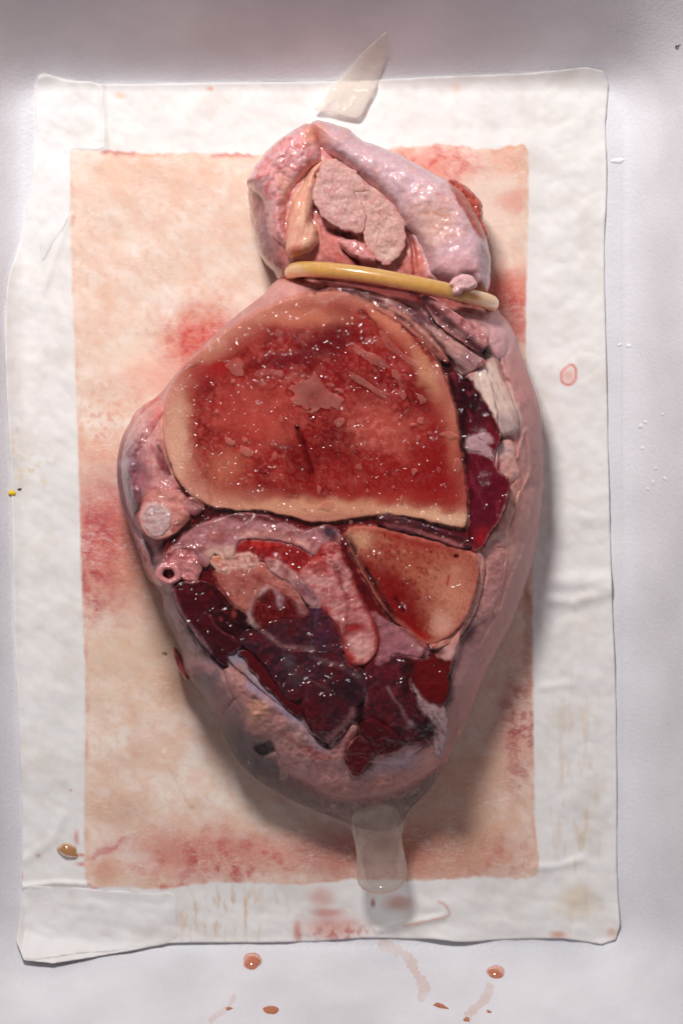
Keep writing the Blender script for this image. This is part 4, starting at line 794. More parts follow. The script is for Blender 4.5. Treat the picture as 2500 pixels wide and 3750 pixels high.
# --- lower fat
fat_low = R6((180, 70), (230, 80), (310, 150), (430, 245), (520, 300), (580, 365), (650, 455), (720, 495), (780, 430), (838, 362), (872, 405), (822, 490), (818, 570), (860, 635), (930, 600), (1000, 530), (1100, 500), (1190, 480), (1245, 425), (1285, 480), (1285, 580), (1150, 680), (1000, 742), (850, 772), (700, 735), (600, 665), (500, 605), (450, 520), (415, 430), (300, 395), (285, 300), (200, 160))
piece('lower_fat', fat_low, 418, 'cut', (184, 128, 122), [
    ('n', 60, -0.1, 0.5, (200, 150, 142), 0.6), ('n', 22, 0.1, 0.4, (176, 112, 110), 0.6), ('l', spline(R6((310, 150), (430, 245), (520, 310), (600, 410), (690, 490)), 3, False), 20, (164, 146, 168), 0.8), ('b', R6(355, 300), 50, 60, (206, 148, 124), 0.97), ('b', R6(560, 440), 70, 50, (214, 168, 156), 0.6, 40), ('l', spline(R6((460, 400), (560, 470), (660, 540), (720, 560)), 3, False), 12, (176, 70, 62), 0.55), ('b', R6(810, 430), 30, 70, (200, 130, 126), 0.7), ('b', R6(1050, 590), 120, 36, (190, 160, 170), 0.8, -22), ('b', R6(1240, 520), 30, 60, (214, 150, 140), 0.8), ('b', R6(950, 680), 160, 40, (186, 124, 112), 0.7, -10), ('b', R6(720, 640), 60, 50, (206, 140, 132), 0.6), ('b', R6(750, 720), 120, 20, (160, 96, 78), 0.4, 15)],
    r=40, drop=70, relief=((12, 60), (6, 18)), tilt=(0.0, -0.28), follow=40, seed=69)

# --- vessel: tissue bag and open artery
piece('vessel_tissue', R4((350, 530), (380, 480), (430, 440), (500, 430), (555, 475), (585, 560), (560, 640), (500, 650), (440, 600), (400, 560)), 498, 'gloss', (206, 130, 128), [('n', 26, 0, 0.4, (170, 74, 78), 0.6), ('b', R4(520, 590), 30, 30, (214, 150, 146), 0.6)], r=34, drop=40, relief=((12, 40),), seed=73, step=3.4)
def tube_ring(name, c, rx, ry, hole, z, h, mat, parent, colr, tiltv=(0.25, 0.3)):
    prof = []
    for i in range(9):
        a = math.pi * i / 8; prof.append((0.5 * (1 + hole) + 0.5 * (1 - hole) * math.cos(a), h * 0.25 * math.sin(a)))
    prof = [(1.15, -h)] + [(1.04, -h * 0.4)] + prof + [(hole * 0.95, -h * 0.3), (hole * 0.8, -h * 0.55), (0.02, -h * 0.6)]
    nn = 40; V = []; k = kfac(z); C = []
    for r_, zz in prof:
        for j in range(nn):
            a = 2 * math.pi * j / nn; wob = 1 + 0.06 * math.sin(2 * a + 1) + 0.04 * math.sin(5 * a)
            x = c[0] + rx * r_ * wob * math.cos(a); y = c[1] + ry * r_ * wob * math.sin(a)
            V.append((CX + (x - CX) * k, CY + (y - CY) * k, z + zz + tiltv[0] * (c[0] - x) + tiltv[1] * (c[1] - y)))
            C.append((*lin(colr if r_ > hole * 0.97 else (84, 8, 12)), 0))
    V = np.array(V); Fc = []
    for i in range(len(prof) - 1):
        for j in range(nn):
            q = (j + 1) % nn; Fc.append([i * nn + j, i * nn + q, (i + 1) * nn + q, (i + 1) * nn + j])
    o = make_mesh(name, V, Fc, M[mat], parent, np.array(C)); splat(V[:, 0], V[:, 1], V[:, 2]); return o

# --- right: deep muscle, strap tendon, nub, frost
piece('side_muscle', R3((850, 660), (980, 680), (1060, 790), (1140, 930), (1180, 1040), (1140, 1140), (1150, 1250), (1235, 1335), (1215, 1450), (1175, 1560), (1110, 1660), (1062, 1742), (1000, 1755), (976, 1600), (962, 1400), (940, 1200), (925, 1000), (890, 830)), 468, 'wetmuscle', (100, 10, 26), [
    ('b', R3(980, 800), 60, 110, (40, 2, 6), 0.95, -25), ('b', R3(1130, 1010), 30, 50, (110, 6, 12), 0.7), ('b', R3(960, 1000), 16, 120, (40, 2, 8), 0.8), ('b', R3(1060, 1450), 50, 130, (92, 6, 30), 0.7), ('n', 30, 0.1, 0.5, (136, 40, 56), 0.5, {'rot': 75, 'st': 4}), ('b', R3(1080, 1690), 40, 34, (166, 26, 36), 0.7), ('e', 0, 10, (150, 60, 60), 0.4)], r=24, drop=18, relief=((7, 80), (3, 18)), seed=75)
piece('strap_tendon', R3((962, 668), (1000, 628), (1065, 575), (1130, 530), (1160, 545), (1190, 610), (1235, 720), (1280, 850), (1306, 955), (1285, 1000), (1210, 1030), (1165, 992), (1110, 880), (1045, 775), (990, 690)), 515, 'tendon', (232, 202, 188), [
    ('n', 16, 0, 0.4, (200, 146, 130), 0.5, {'rot': 62, 'st': 8}), ('b', R3(1230, 960), 50, 46, (176, 146, 146), 0.7), ('b', R3(1220, 680), 20, 80, (222, 160, 146), 0.7, -25), ('l', R3((965, 668), (1040, 610), (1110, 545)), 5, (196, 60, 50), 0.7), ('n', 10, 0.1, 0.5, (232, 204, 190), 0.5, {'rot': 62, 'st': 10})], r=18, drop=26, relief=((4, 14, 62, 8), (5, 80)), tilt=(0.0, -0.05), follow=80, seed=77, step=3.4, label='pale strap-like tendon on the right side')
piece('tendon_nub', R3((1128, 1160), (1180, 1085), (1245, 1068), (1282, 1115), (1290, 1220), (1312, 1280), (1250, 1335), (1190, 1302), (1140, 1240)), 502, 'gloss', (220, 158, 148), [('b', R3(1210, 1130), 34, 30, (232, 190, 184), 0.8), ('b', R3(1180, 1220), 14, 20, (176, 70, 84), 0.7), ('e', 0, 12, (190, 80, 72), 0.5), ('b', R3(1240, 1290), 30, 20, (214, 160, 140), 0.7)], r=28, drop=30, relief=((8, 30),), follow=60, seed=79, step=3.4)
piece('white_fat_fleck', R3((968, 1082), (1000, 1050), (1060, 1072), (1118, 1130), (1126, 1172), (1060, 1132), (990, 1122)), 492, 'cut', (188, 146, 148), [('n', 14, 0, 0.4, (170, 120, 130), 0.5)], r=10, drop=18, relief=((5, 16),), seed=81, step=3.2)
piece('white_fat_fleck', R3((1050, 1040), (1090, 1024), (1132, 1068), (1095, 1070)), 492, 'cut', (184, 142, 146), [('n', 14, 0, 0.4, (170, 120, 130), 0.5)], r=8, drop=16, relief=((4, 16),), seed=82, step=3.2)
piece('flank_fat', R3((1310, 1290), (1330, 1360), (1300, 1480), (1260, 1600), (1230, 1740), (1180, 1760), (1080, 1755), (1120, 1670), (1180, 1570), (1220, 1460), (1245, 1350)), 480, 'fat', (214, 150, 136), [('n', 30, 0, 0.4, (196, 112, 100), 0.5, {'rot': 105, 'st': 4}), ('b', R3(1150, 1700), 50, 30, (236, 190, 176), 0.8)], r=24, drop=36, relief=((7, 40),), tilt=(-0.08, 0), follow=34, seed=83)
piece('flank_fat', R5((1050, 370), (1120, 330), (1200, 330), (1225, 420), (1215, 560), (1180, 690), (1130, 790), (1060, 830), (1000, 880), (930, 960), (900, 1040), (840, 1060), (790, 1030), (880, 980), (960, 900), (1020, 790), (1065, 650), (1090, 500)), 470, 'fat', (206, 140, 132), [('n', 18, 0, 0.4, (232, 184, 172), 0.6), ('b', R5(1150, 560), 50, 90, (200, 134, 130), 0.8), ('b', R5(985, 920), 20, 46, (84, 20, 32), 0.95, 30), ('n', 12, 0.1, 0.4, (112, 44, 56), 0.7, {'rot': -20, 'st': 3, 'blob': (1735, 2285, 40, 60)}), ('b', R5(850, 1030), 50, 26, (214, 160, 156), 0.7)], r=26, drop=40, relief=((7, 50), (4, 16)), tilt=(-0.1, 0), follow=34, seed=85)

# --- strands across the neck
piece('neck_strand', R3((380, 185), (440, 195), (530, 240), (640, 310), (740, 395), (810, 490), (850, 560), (800, 540), (700, 440), (580, 330), (470, 260), (400, 225)), 520, 'gloss', (206, 120, 104), [('l', spline(R3((430, 205), (560, 270), (700, 375), (790, 480)), 3, False), 8, (236, 170, 150), 0.8), ('e', 0, 8, (120, 14, 18), 0.7)], r=14, drop=30, relief=((5, 30),), seed=87, step=3.2)  # pale line is a highlight painted along the strand
piece('neck_strand', R3((180, 105), (250, 110), (360, 150), (500, 190), (620, 240), (720, 320), (820, 390), (930, 470), (1050, 540), (1075, 575), (1020, 600), (960, 640), (925, 620), (890, 540), (800, 470), (720, 390), (600, 300), (480, 230), (380, 190), (270, 150)), 508, 'fat', (186, 136, 130), [('l', spline(R3((520, 180), (620, 230), (700, 290), (780, 330)), 3, False), 16, (92, 46, 56), 0.85), ('b', R3(970, 560), 46, 40, (140, 96, 102), 0.8), ('l', spline(R3((160, 95), (250, 125), (400, 190)), 3, False), 16, (70, 8, 16), 0.9), ('b', R3(860, 450), 60, 26, (206, 150, 138), 0.7, 40), ('n', 20, 0, 0.4, (150, 92, 92), 0.5, {'rot': 38, 'st': 4})], r=16, drop=34, relief=((7, 26, 38, 4),), seed=89, step=3.4)
piece('neck_strand', R3((700, 150), (790, 190), (900, 260), (1000, 330), (1100, 400), (1090, 460), (1040, 490), (950, 430), (850, 360), (760, 270)), 500, 'gloss', (200, 134, 132), [('l', spline(R3((690, 160), (780, 240), (880, 330), (1040, 480)), 3, False), 16, (64, 8, 18), 0.85), ('l', spline(R3((790, 250), (870, 340), (960, 410)), 3, False), 7, (220, 164, 156), 0.7), ('n', 20, 0, 0.4, (160, 84, 90), 0.5)], r=18, drop=36, relief=((7, 28, 38, 3),), seed=91, step=3.4)
piece('neck_fat', R3((905, 235), (960, 225), (1060, 260), (1150, 250), (1230, 320), (1270, 400), (1230, 500), (1170, 530), (1100, 460), (1060, 400), (1010, 340), (940, 290)), 470, 'skin', (222, 168, 168), [('n', 34, 0, 0.4, (206, 138, 138), 0.5), ('l', spline(R3((920, 250), (1000, 320), (1050, 340)), 3, False), 6, (180, 84, 84), 0.6)], r=34, drop=70, relief=((9, 40),), tilt=(-0.18, 0.0), follow=40, seed=93)

# ------------------------------------------------------------------ the lump beyond the ring
lump_out = F((655, 640), (630, 615), (602, 580), (587, 530), (582, 490), (572, 460), (570, 408), (587, 372), (612, 342), (650, 307), (700, 283), (730, 275), (770, 284), (810, 308), (860, 328), (900, 341), (950, 367), (1000, 390), (1040, 412), (1070, 434), (1094, 472), (1108, 510), (1115, 540), (1122, 600), (1122, 650), (1118, 690), (1060, 705), (900, 690), (750, 655))
piece('lump_core', lump_out, 400, 'gloss', (214, 132, 124), [('n', 60, 0, 0.5, (200, 104, 98), 0.6), ('n', 24, 0.1, 0.4, (226, 168, 158), 0.6), ('b', F(600, 540), 70, 120, (150, 104, 108), 0.95), ('n', 26, 0, 0.4, (110, 62, 68), 0.8, {'rot': 70, 'st': 5, 'blob': (955, 880, 60, 140)}), ('b', F(640, 610), 40, 30, (96, 40, 46), 0.7), ('b', R1(600, 700), 60, 24, (110, 14, 20), 0.95, 20), ('b', R1(680, 880), 140, 60, (206, 110, 100), 0.6), ('l', spline(R1((960, 690), (990, 800), (1000, 930)), 3, False), 10, (130, 24, 26), 0.8), ('l', R1((620, 800), (680, 860)), 10, (120, 20, 26), 0.8), ('b', R1(1010, 880), 30, 80, (216, 130, 116), 0.8), ('b', F(900, 670), 240, 40, (110, 30, 34), 0.8, 12)],  # mauve left side and dark cavity have their shade painted in
    r=150, drop=230, relief=((14, 60, 70, 2), (4, 24)), grooves=((R1((960, 690), (990, 800), (1000, 930)), 9, -28), (R1((540, 690), (600, 705), (660, 730)), 16, -34), (R1((620, 790), (690, 870)), 9, -22)), seed=95, skirt=150)
piece('skin_fold', R1((432, 96), (480, 80), (560, 102), (640, 132), (700, 182), (800, 222), (900, 262), (1000, 314), (1100, 372), (1200, 424), (1280, 502), (1335, 600), (1388, 720), (1408, 820), (1410, 930), (1395, 1010), (1330, 1005), (1290, 965), (1240, 1020), (1200, 985), (1080, 925), (1062, 850), (1010, 740), (935, 640), (880, 540), (785, 452), (700, 385), (600, 305), (510, 250), (465, 190)), 455, 'lumpskin', (220, 178, 184), [
    ('n', 90, -0.1, 0.5, (224, 190, 196), 0.6), ('n', 40, 0.1, 0.5, (222, 164, 156), 0.6), ('n', 14, 0.15, 0.5, (236, 210, 208), 0.5), ('b', R1(1100, 640), 90, 90, (226, 176, 158), 0.7), ('n', 22, 0.15, 0.4, (206, 132, 110), 0.6, {'blob': (1590, 760, 90, 130)}), ('l', spline(R1((1105, 600), (1140, 615), (1190, 605)), 3, False), 4, (196, 128, 84), 0.7), ('b', R1(490, 160), 40, 60, (222, 156, 140), 0.7, -30), ('b', R1(1380, 860), 40, 130, (178, 146, 148), 0.7), ('n', 18, 0.05, 0.4, (150, 108, 110), 0.5, {'blob': (1775, 980, 40, 110), 'rot': 80, 'st': 4}), ('b', R1(1200, 900), 100, 50, (226, 172, 174), 0.6), ('e', 0, 10, (206, 132, 126), 0.4, 6)],
    r=75, drop=130, relief=((12, 110), (4, 40), (1.2, 13)), grooves=((R1((560, 240), (680, 330), (800, 430), (900, 560)), 30, 22),), dome=26, seed=97, step=3.8, jag=3, skirt=140, label='thick pale skin fold along the top right of the lump')
piece('slick_fat', R1((84, 404), (140, 312), (200, 232), (300, 152), (425, 92), (465, 150), (485, 225), (492, 300), (425, 360), (355, 430), (312, 520), (292, 640), (305, 780), (250, 740), (215, 690), (190, 560), (150, 485), (100, 425)), 452, 'gloss', (224, 158, 158), [('n', 50, -0.05, 0.4, (226, 176, 178), 0.6), ('n', 26, 0.1, 0.4, (214, 110, 104), 0.65), ('b', R1(280, 440), 30, 50, (228, 168, 150), 0.7), ('b', R1(430, 160), 30, 40, (226, 156, 126), 0.7)], r=60, drop=130, relief=((16, 60), (6, 26), (1, 14)), dome=10, seed=99, step=3.6, skirt=140)
piece('tan_tendon', R1((495, 312), (455, 385), (452, 480), (442, 560), (432, 640), (465, 700), (445, 780), (345, 822), (305, 805), (300, 690), (330, 545), (390, 432), (440, 352)), 462, 'gloss', (230, 168, 144), [('n', 50, 0, 0.5, (224, 150, 130), 0.6), ('n', 30, 0.1, 0.4, (234, 190, 160), 0.6, {'rot': 105, 'st': 3}), ('b', R1(340, 800), 40, 20, (196, 96, 80), 0.7)], r=40, drop=70, relief=((12, 60, 105, 2.5), (2, 20)), seed=101, step=3.6)
piece('cut_muscle_end', R1((500, 332), (560, 316), (640, 362), (715, 425), (742, 468), (660, 475), (690, 540), (722, 620), (712, 690), (690, 700), (620, 682), (540, 640), (482, 582), (456, 500), (462, 420)), 452, 'cut', (212, 160, 152), [('n', 40, 0, 0.5, (200, 136, 130), 0.6), ('n', 12, 0.1, 0.4, (226, 196, 190), 0.6), ('l', R1((620, 466), (740, 468)), 5, (180, 110, 106), 0.5)], r=40, drop=8, jag=10, soft=30, relief=((8, 50), (2.5, 12)), seed=103, step=3.4, label='pale cut muscle end, upper of the two')
piece('cut_muscle_end', R1((668, 478), (742, 465), (800, 492), (870, 560), (920, 640), (936, 730), (920, 800), (860, 862), (800, 850), (742, 765), (716, 690), (724, 620), (694, 545)), 446, 'cut', (210, 160, 150), [('n', 40, 0, 0.5, (196, 130, 122), 0.6), ('n', 12, 0.1, 0.4, (228, 192, 184), 0.6), ('b', R1(860, 820), 60, 30, (220, 184, 168), 0.6)], r=40, drop=8, jag=10, soft=30, relief=((8, 50), (2.5, 12)), seed=105, step=3.4, label='pale cut muscle end, lower of the two')
piece('flesh_fold', R1((590, 752), (650, 745), (720, 770), (775, 830), (770, 860), (700, 845), (640, 810)), 446, 'gloss', (220, 150, 146), [('n', 24, 0, 0.4, (204, 112, 106), 0.6)], r=22, drop=40, relief=((10, 26),), seed=107, step=3.4)
piece('torn_flap', R1((1190, 412), (1260, 440), (1322, 492), (1362, 560), (1366, 630), (1392, 705), (1355, 720), (1300, 620), (1240, 520)), 300, 'gloss', (176, 76, 64), [('n', 24, 0, 0.4, (200, 112, 92), 0.6), ('n', 16, 0.1, 0.4, (180, 60, 54), 0.6)], r=26, drop=50, relief=((14, 40),), seed=109, step=3.6, jag=6, label='reddish torn edge behind the skin fold')
piece('fat_tag', R1((1195, 980), (1230, 950), (1270, 935), (1310, 950), (1330, 985), (1300, 1005), (1262, 1012), (1240, 1034), (1216, 1030), (1212, 1000)), 548, 'gloss', (228, 180, 180), [('n', 20, 0, 0.4, (222, 160, 156), 0.5)], r=16, drop=26, relief=((7, 22),), seed=111, step=3.2, skirt=50)
piece('side_scrap', G3((225, 870), (245, 880), (290, 980), (345, 1080), (350, 1140), (310, 1090), (260, 990)), 190, 'gloss', (160, 80, 78), [('n', 20, 0, 0.4, (84, 20, 28), 0.6)], r=10, drop=24, relief=((4, 20),), seed=113, skirt=60)

build_pieces()
art = tube_ring('artery', R4(378, 614), 46, 42, 0.42, 500, 60, 'gloss', meat, (204, 132, 132), (0.1, -0.05))
art['label'] = 'open end of a cut artery with a dark hole'

# ------------------------------------------------------------------ latex sleeve
sleeve = empty('latex_sleeve', (0, 0, 30 * U))
tag(sleeve, 'clear latex sheath with amber rim, stretched over the lower part of the meat', 'latex sheath')
G = HM['z'].copy()
def blur(a, r):
    k = np.ones(2 * r + 1) / (2 * r + 1)
    a = np.apply_along_axis(lambda v_: np.convolve(np.pad(v_, r, 'edge'), k, 'valid'), 0, a)
    return np.apply_along_axis(lambda v_: np.convolve(np.pad(v_, r, 'edge'), k, 'valid'), 1, a)
# fill empty cells (denser grid than vertices in places)
G0 = G.copy()
for _ in range(2):
    P_ = np.pad(G0, 1, 'edge'); mxn = np.max([P_[a:a + G0.shape[0], b:b + G0.shape[1]] for a in range(3) for b in range(3)], 0)
    G0 = np.where(G0 < 1, mxn * (mxn > 1), G0)
E_ = G0.copy()
for _ in range(6): E_ = np.maximum(blur(E_, 2), G0)
E_ = blur(E_, 1)
def drape(x, y):
    fx = np.clip(x / 8.0 - 0.5, 0, 417.9); fy = np.clip(y / 8.0 - 0.5, 0, 517.9)
    j = fx.astype(int); i = fy.astype(int); u = fx - j; v_ = fy - i
    return E_[i, j] * (1 - u) * (1 - v_) + E_[i, j + 1] * u * (1 - v_) + E_[i + 1, j] * (1 - u) * v_ + E_[i + 1, j + 1] * u * v_

sl_out = F((655, 634), (640, 642), (600, 680), (540, 721), (490, 766), (440, 811), (400, 856), (365, 901), (330, 932), (294, 966), (273, 1002), (261, 1050), (260, 1095), (268, 1152), (283, 1197), (298, 1238), (313, 1278), (326, 1313), (343, 1343), (363, 1369),
           (370, 1412), (393, 1463), (408, 1503), (417, 1548), (443, 1583), (478, 1635), (508, 1704), (537, 1758), (574, 1797), (625, 1832), (690, 1866), (745, 1889), (790, 1906), (815, 1925), (870, 1935), (925, 1925), (938, 1890),
           (950, 1868), (985, 1836), (1012, 1797), (1042, 1742), (1063, 1692), (1098, 1627), (1118, 1572), (1153, 1497), (1183, 1442), (1208, 1372), (1228, 1312), (1243, 1242), (1254, 1162), (1258, 1082), (1256, 1000), (1250, 930), (1228, 860), (1203, 795), (1188, 750), (1163, 718), (1132, 692), (1060, 676), (900, 648), (750, 622))
KS = kfac(330)
def sl_top(x, y, d):
    wx = CX + (x - CX) * KS; wy = CY + (y - CY) * KS
    g = np.max([drape(wx + a, wy + b) for a in (-7, 0, 7) for b in (-7, 0, 7)], 0)
    t = np.clip(d / 140, 0, 1)
    fun = 150 + (120 - 60 * sst(2850, 3050, y)) * np.sqrt(np.clip(1 - (1 - t) ** 2, 0, 1)) * sst(2500, 2900, y)
    low = sst(2780, 2900, y)
    zz = np.maximum(g + 8, fun * low + 150 * (1 - low))
    zz = zz + 1.2 * fbm(x, y, 60, 2, 121) + low * 5 * fbm(x, y, 30, 3, 122, 30, 4)
    return 165 + (zz - 165) * sst(-4, 22, d)
face_poly = spline(F((690, 665), (860, 690), (980, 750), (1090, 820), (1160, 920), (1180, 1050), (1150, 1250), (1090, 1400), (1050, 1500), (1020, 1620), (960, 1720), (800, 1740), (650, 1620), (520, 1500), (400, 1380), (340, 1250), (300, 1100), (330, 980), (420, 850), (540, 740)), 3)
def film_cols(x, y, d):
    C = np.ones((len(x), 4)); f = poly_sdf(face_poly, x, y)
    side = sst(60, -60, f)
    a = side * 0.012 + 0.0 * sst(2680, 2850, y) + 0.14 * sst(2850, 2950, y) + 0.03 * side * sst(1750, 1950, x) * sst(1400, 1700, y) + 0.02 * np.exp(-((x - 830) / 170) ** 2 - ((y - 2720) / 200) ** 2)
    a = a * (0.75 + 0.5 * sst(-0.3, 0.4, fbm(x, y, 50, 3, 141, 60, 3)))
    C[:, 3] = a
    return C
pillow('sleeve_film', sl_out, sl_top, M['latex'], sleeve, (230, 220, 215), (), step=5.0, z0=330, rec=False, colfn=film_cols,
       zbot=lambda x, y, d: 160 - 138 * np.sqrt(np.clip(1 - (1 - np.clip(d / 190, 0, 1)) ** 2, 0, 1)))

def tube(name, path, rad, mat, parent, nseg=24, closed=True, sq=1.0):
    P_ = np.array(path, float); n = len(P_); V = []; Fc = []
    for i in range(n):
        t = P_[(i + 1) % n] - P_[i - 1] if closed else P_[min(i + 1, n - 1)] - P_[max(i - 1, 0)]
        t = t / np.linalg.norm(t)
        up = np.array([0.15, -0.98, 0.1]); a = np.cross(t, up); a /= np.linalg.norm(a); b = np.cross(t, a)
        r = rad[i] if hasattr(rad, '__len__') else rad
        for j in range(nseg):
            q = 2 * math.pi * j / nseg; V.append(P_[i] + r * (math.cos(q) * a + sq * math.sin(q) * b))
    for i in range(n if closed else n - 1):
        for j in range(nseg):
            k = (j + 1) % nseg; i2 = (i + 1) % n
            Fc.append([i * nseg + j, i * nseg + k, i2 * nseg + k, i2 * nseg + j])
    if not closed: Fc += [list(range(nseg))[::-1], list(range((n - 1) * nseg, n * nseg))]
    return make_mesh(name, np.array(V), Fc, mat, parent)

# rim ring: a rolled bead standing round the neck
rp = []
ka = kfac(520)
L0 = np.array(F(671, 605)); L1 = np.array(F(1128, 689))
for i in range(120):
    a = 2 * math.pi * i / 120
    c, s = math.cos(a), math.sin(a)
    c = math.copysign(abs(c) ** 0.85, c); s2 = math.copysign(abs(s) ** 0.8, s)
    p = (L0 + L1) / 2 + (L1 - L0) / 2 * c
    bow = -10 * (1 - c * c) * (1 if s > 0 else -1) + (14 if s < 0 else 0) * abs(s)
    z = 315 + 215 * s2
    k = kfac(z)
    y_ = p[1] + bow + 34 * (1 - max(s2, -0.2)) * (1 if c < 0 else 0.35)
    rp.append((CX + (p[0] - CX) * k, CY + (y_ - CY) * k, z))
tube('rim_ring', rp, 28, M['ring'], sleeve)['label'] = 'thick amber rolled rim round the neck'

# teat end
A0 = np.array(F(868, 1905)); A1 = np.array(F(880, 2058))
ax = (A1 - A0); LA = np.linalg.norm(ax); ax /= LA; nx = np.array([-ax[1], ax[0]])
prof = [(-0.45, 20), (-0.42, 60), (-0.32, 92), (-0.18, 98), (-0.04, 92), (0.06, 88), (0.14, 85), (0.25, 82), (0.4, 83), (0.55, 86), (0.68, 88), (0.78, 85), (0.86, 76), (0.92, 63), (0.965, 44), (0.99, 24), (1.0, 6)]
pr = spline(prof, 4, False)
V = []; nn = 48
for t, r in pr:
    zc = 150 - 25 * t
    for j in range(nn):
        q = 2 * math.pi * j / nn
        wob = 1 + 0.05 * math.sin(2 * q + 3 * t) + 0.03 * math.sin(5 * q + 9 * t)
        p = A0 + ax * LA * t + nx * r * wob * math.cos(q)
        k = kfac(150); V.append((CX + (p[0] - CX) * k, CY + (p[1] - CY) * k, zc + 0.72 * r * wob * math.sin(q)))
Fc = []
for i in range(len(pr) - 1):
    for j in range(nn): Fc.append([i * nn + j, i * nn + (j + 1) % nn, (i + 1) * nn + (j + 1) % nn, (i + 1) * nn + j])
Fc.append(list(range((len(pr) - 1) * nn, len(pr) * nn)))
make_mesh('reservoir_tip', np.array(V), Fc, M['teat'], sleeve)

# air trapped under the film
def bubble(pts, mat='bubble', h=1.5, seed=1, z0=520):
    poly = spline(pts, 4); c = poly.mean(0); n = len(poly); k = kfac(z0)
    V = []; Fc = []
    rng = np.random.RandomState(seed)
    ragg = 1 + 0.08 * rng.randn(n)
    rings = (1.0, 0.9, 0.7, 0.45, 0.2)
    for r in rings:
        for i in range(n):
            p = c + (poly[i] - c) * r * ragg[i]
            wx, wy = CX + (p[0] - CX) * k, CY + (p[1] - CY) * k
            V.append((wx, wy, float(drape(np.array([wx]), np.array([wy]))[0]) + 9.5 + h * (1 - r ** 4)))
    for a in range(len(rings) - 1):
        for i in range(n): Fc.append([a * n + i, a * n + (i + 1) % n, (a + 1) * n + (i + 1) % n, (a + 1) * n + i])
    Fc.append(list(range((len(rings) - 1) * n, len(rings) * n)))
    make_mesh('air_bubble', np.array(V), Fc, M[mat], sleeve)
def ell(c, rx, ry, rot=0, seed=1, irr=0.12):
    rng = np.random.RandomState(seed); out = []
    for i in range(9):
        a = 2 * math.pi * i / 9; f = 1 + irr * rng.randn()
        x, y = rx * f * math.cos(a), ry * f * math.sin(a); r = math.radians(rot)
        out.append((c[0] + x * math.cos(r) - y * math.sin(r), c[1] + x * math.sin(r) + y * math.cos(r)))
    return out
bubble(F((665, 887), (680, 873), (705, 868), (727, 860), (742, 882), (756, 898), (788, 912), (790, 928), (765, 938), (742, 936), (722, 944), (700, 934), (668, 922), (676, 905)), h=1.5, seed=2)
bubble(R3((245, 452), (270, 450), (310, 485), (370, 510), (430, 540), (465, 580), (450, 605), (400, 590), (340, 560), (280, 520), (248, 490)), seed=3)
bubble(R3((415, 375), (432, 362), (480, 420), (540, 480), (600, 540), (670, 575), (665, 592), (610, 580), (540, 530), (470, 480), (440, 440)), seed=4)
bubble(R3((225, 640), (270, 645), (340, 690), (410, 740), (465, 760), (455, 800), (400, 770), (320, 720), (260, 690)), seed=5)
bubble(R3((490, 620), (520, 608), (548, 650), (552, 690), (565, 720), (545, 738), (535, 690), (505, 660)), seed=6)
bubble(R2((470, 490), (520, 460), (570, 400), (598, 385), (598, 430), (570, 480), (520, 498)), seed=7)
i_ = 10
for cr, lst in ((R3, [(855, 1033, 50, 25, 8), (913, 1222, 31, 54, 0), (680, 940, 18, 20, 0), (625, 965, 22, 11, -10), (735, 1018, 17, 13, 20), (665, 1052, 16, 22, 0), (640, 1265, 16, 22, 10), (283, 1235, 19, 18, 0), (795, 1260, 14, 17, 0), (685, 805, 30, 26, 30), (70, 1478, 58, 27, -8), (235, 1590, 15, 15, 0), (710, 485, 11, 11, 0), (760, 520, 9, 10, 0), (712, 604, 10, 9, 0), (303, 280, 11, 11, 0), (555, 1440, 10, 24, 0), (560, 770, 26, 30, 20), (160, 745, 28, 10, 10), (100, 710, 30, 12, 10), (505, 1365, 12, 9, 0), (340, 1390, 9, 11, 0), (300, 1502, 9, 9, 0)]),
                (R2, [(1080, 297, 32, 24, 0), (815, 522, 64, 54, 0), (985, 545, 70, 26, -12), (1085, 550, 26, 22, 0), (880, 1052, 36, 30, 30), (770, 985, 28, 24, 30), (865, 978, 20, 13, 0), (685, 795, 13, 15, 0), (1095, 838, 12, 20, 0), (1055, 1085, 19, 22, 0), (1335, 1295, 17, 24, 10), (785, 600, 17, 15, 0), (955, 470, 12, 17, 0), (900, 1200, 22, 12, 0), (1300, 790, 40, 14, -10), (1470, 860, 40, 22, -20), (1245, 1410, 16, 11, 0)]),
                (R5, [(505, 388, 17, 20, 0), (573, 388, 17, 13, 0), (530, 195, 12, 9, 0)])):
    for x, y, rx, ry, ro in lst:
        i_ += 1
        bubble(ell(cr(x, y), rx / cr.k, ry / cr.k, ro, i_, 0.2), h=1.5, seed=i_)
for cr, lst in ((R6, [(1170, 722, 34, 10, -40), (1110, 742, 16, 6, -50), (1065, 745, 18, 6, -45), (1030, 752, 10, 4, -40), (978, 803, 9, 6, 0), (1045, 820, 14, 5, -15), (740, 805, 16, 13, 0), (485, 620, 24, 44, 20), (1135, 815, 14, 9, -50), (1290, 640, 10, 18, 25), (1325, 580, 6, 14, 20), (300, 570, 8, 16, -30), (360, 655, 6, 24, -45), (1050, 852, 5, 4, 0), (1410, 400, 9, 34, 25), (1395, 480, 5, 16, 25), (435, 722, 24, 8, 40), (820, 860, 5, 4, 0), (900, 740, 6, 4, 0), (610, 775, 7, 4, 20)]),
                (R5, [(1100, 1090, 16, 30, 20), (1330, 660, 12, 40, 28), (1240, 850, 7, 40, 28), (1395, 610, 8, 22, 20), (950, 1530, 12, 60, 25)]),
                (R3, [(1440, 1290, 36, 76, 8), (1460, 1350, 16, 30, 5)])):
    for x, y, rx, ry, ro in lst:
        i_ += 1
        bubble(ell(cr(x, y), rx / cr.k, ry / cr.k, ro, i_, 0.08), 'milk', h=2, seed=i_, z0=330)

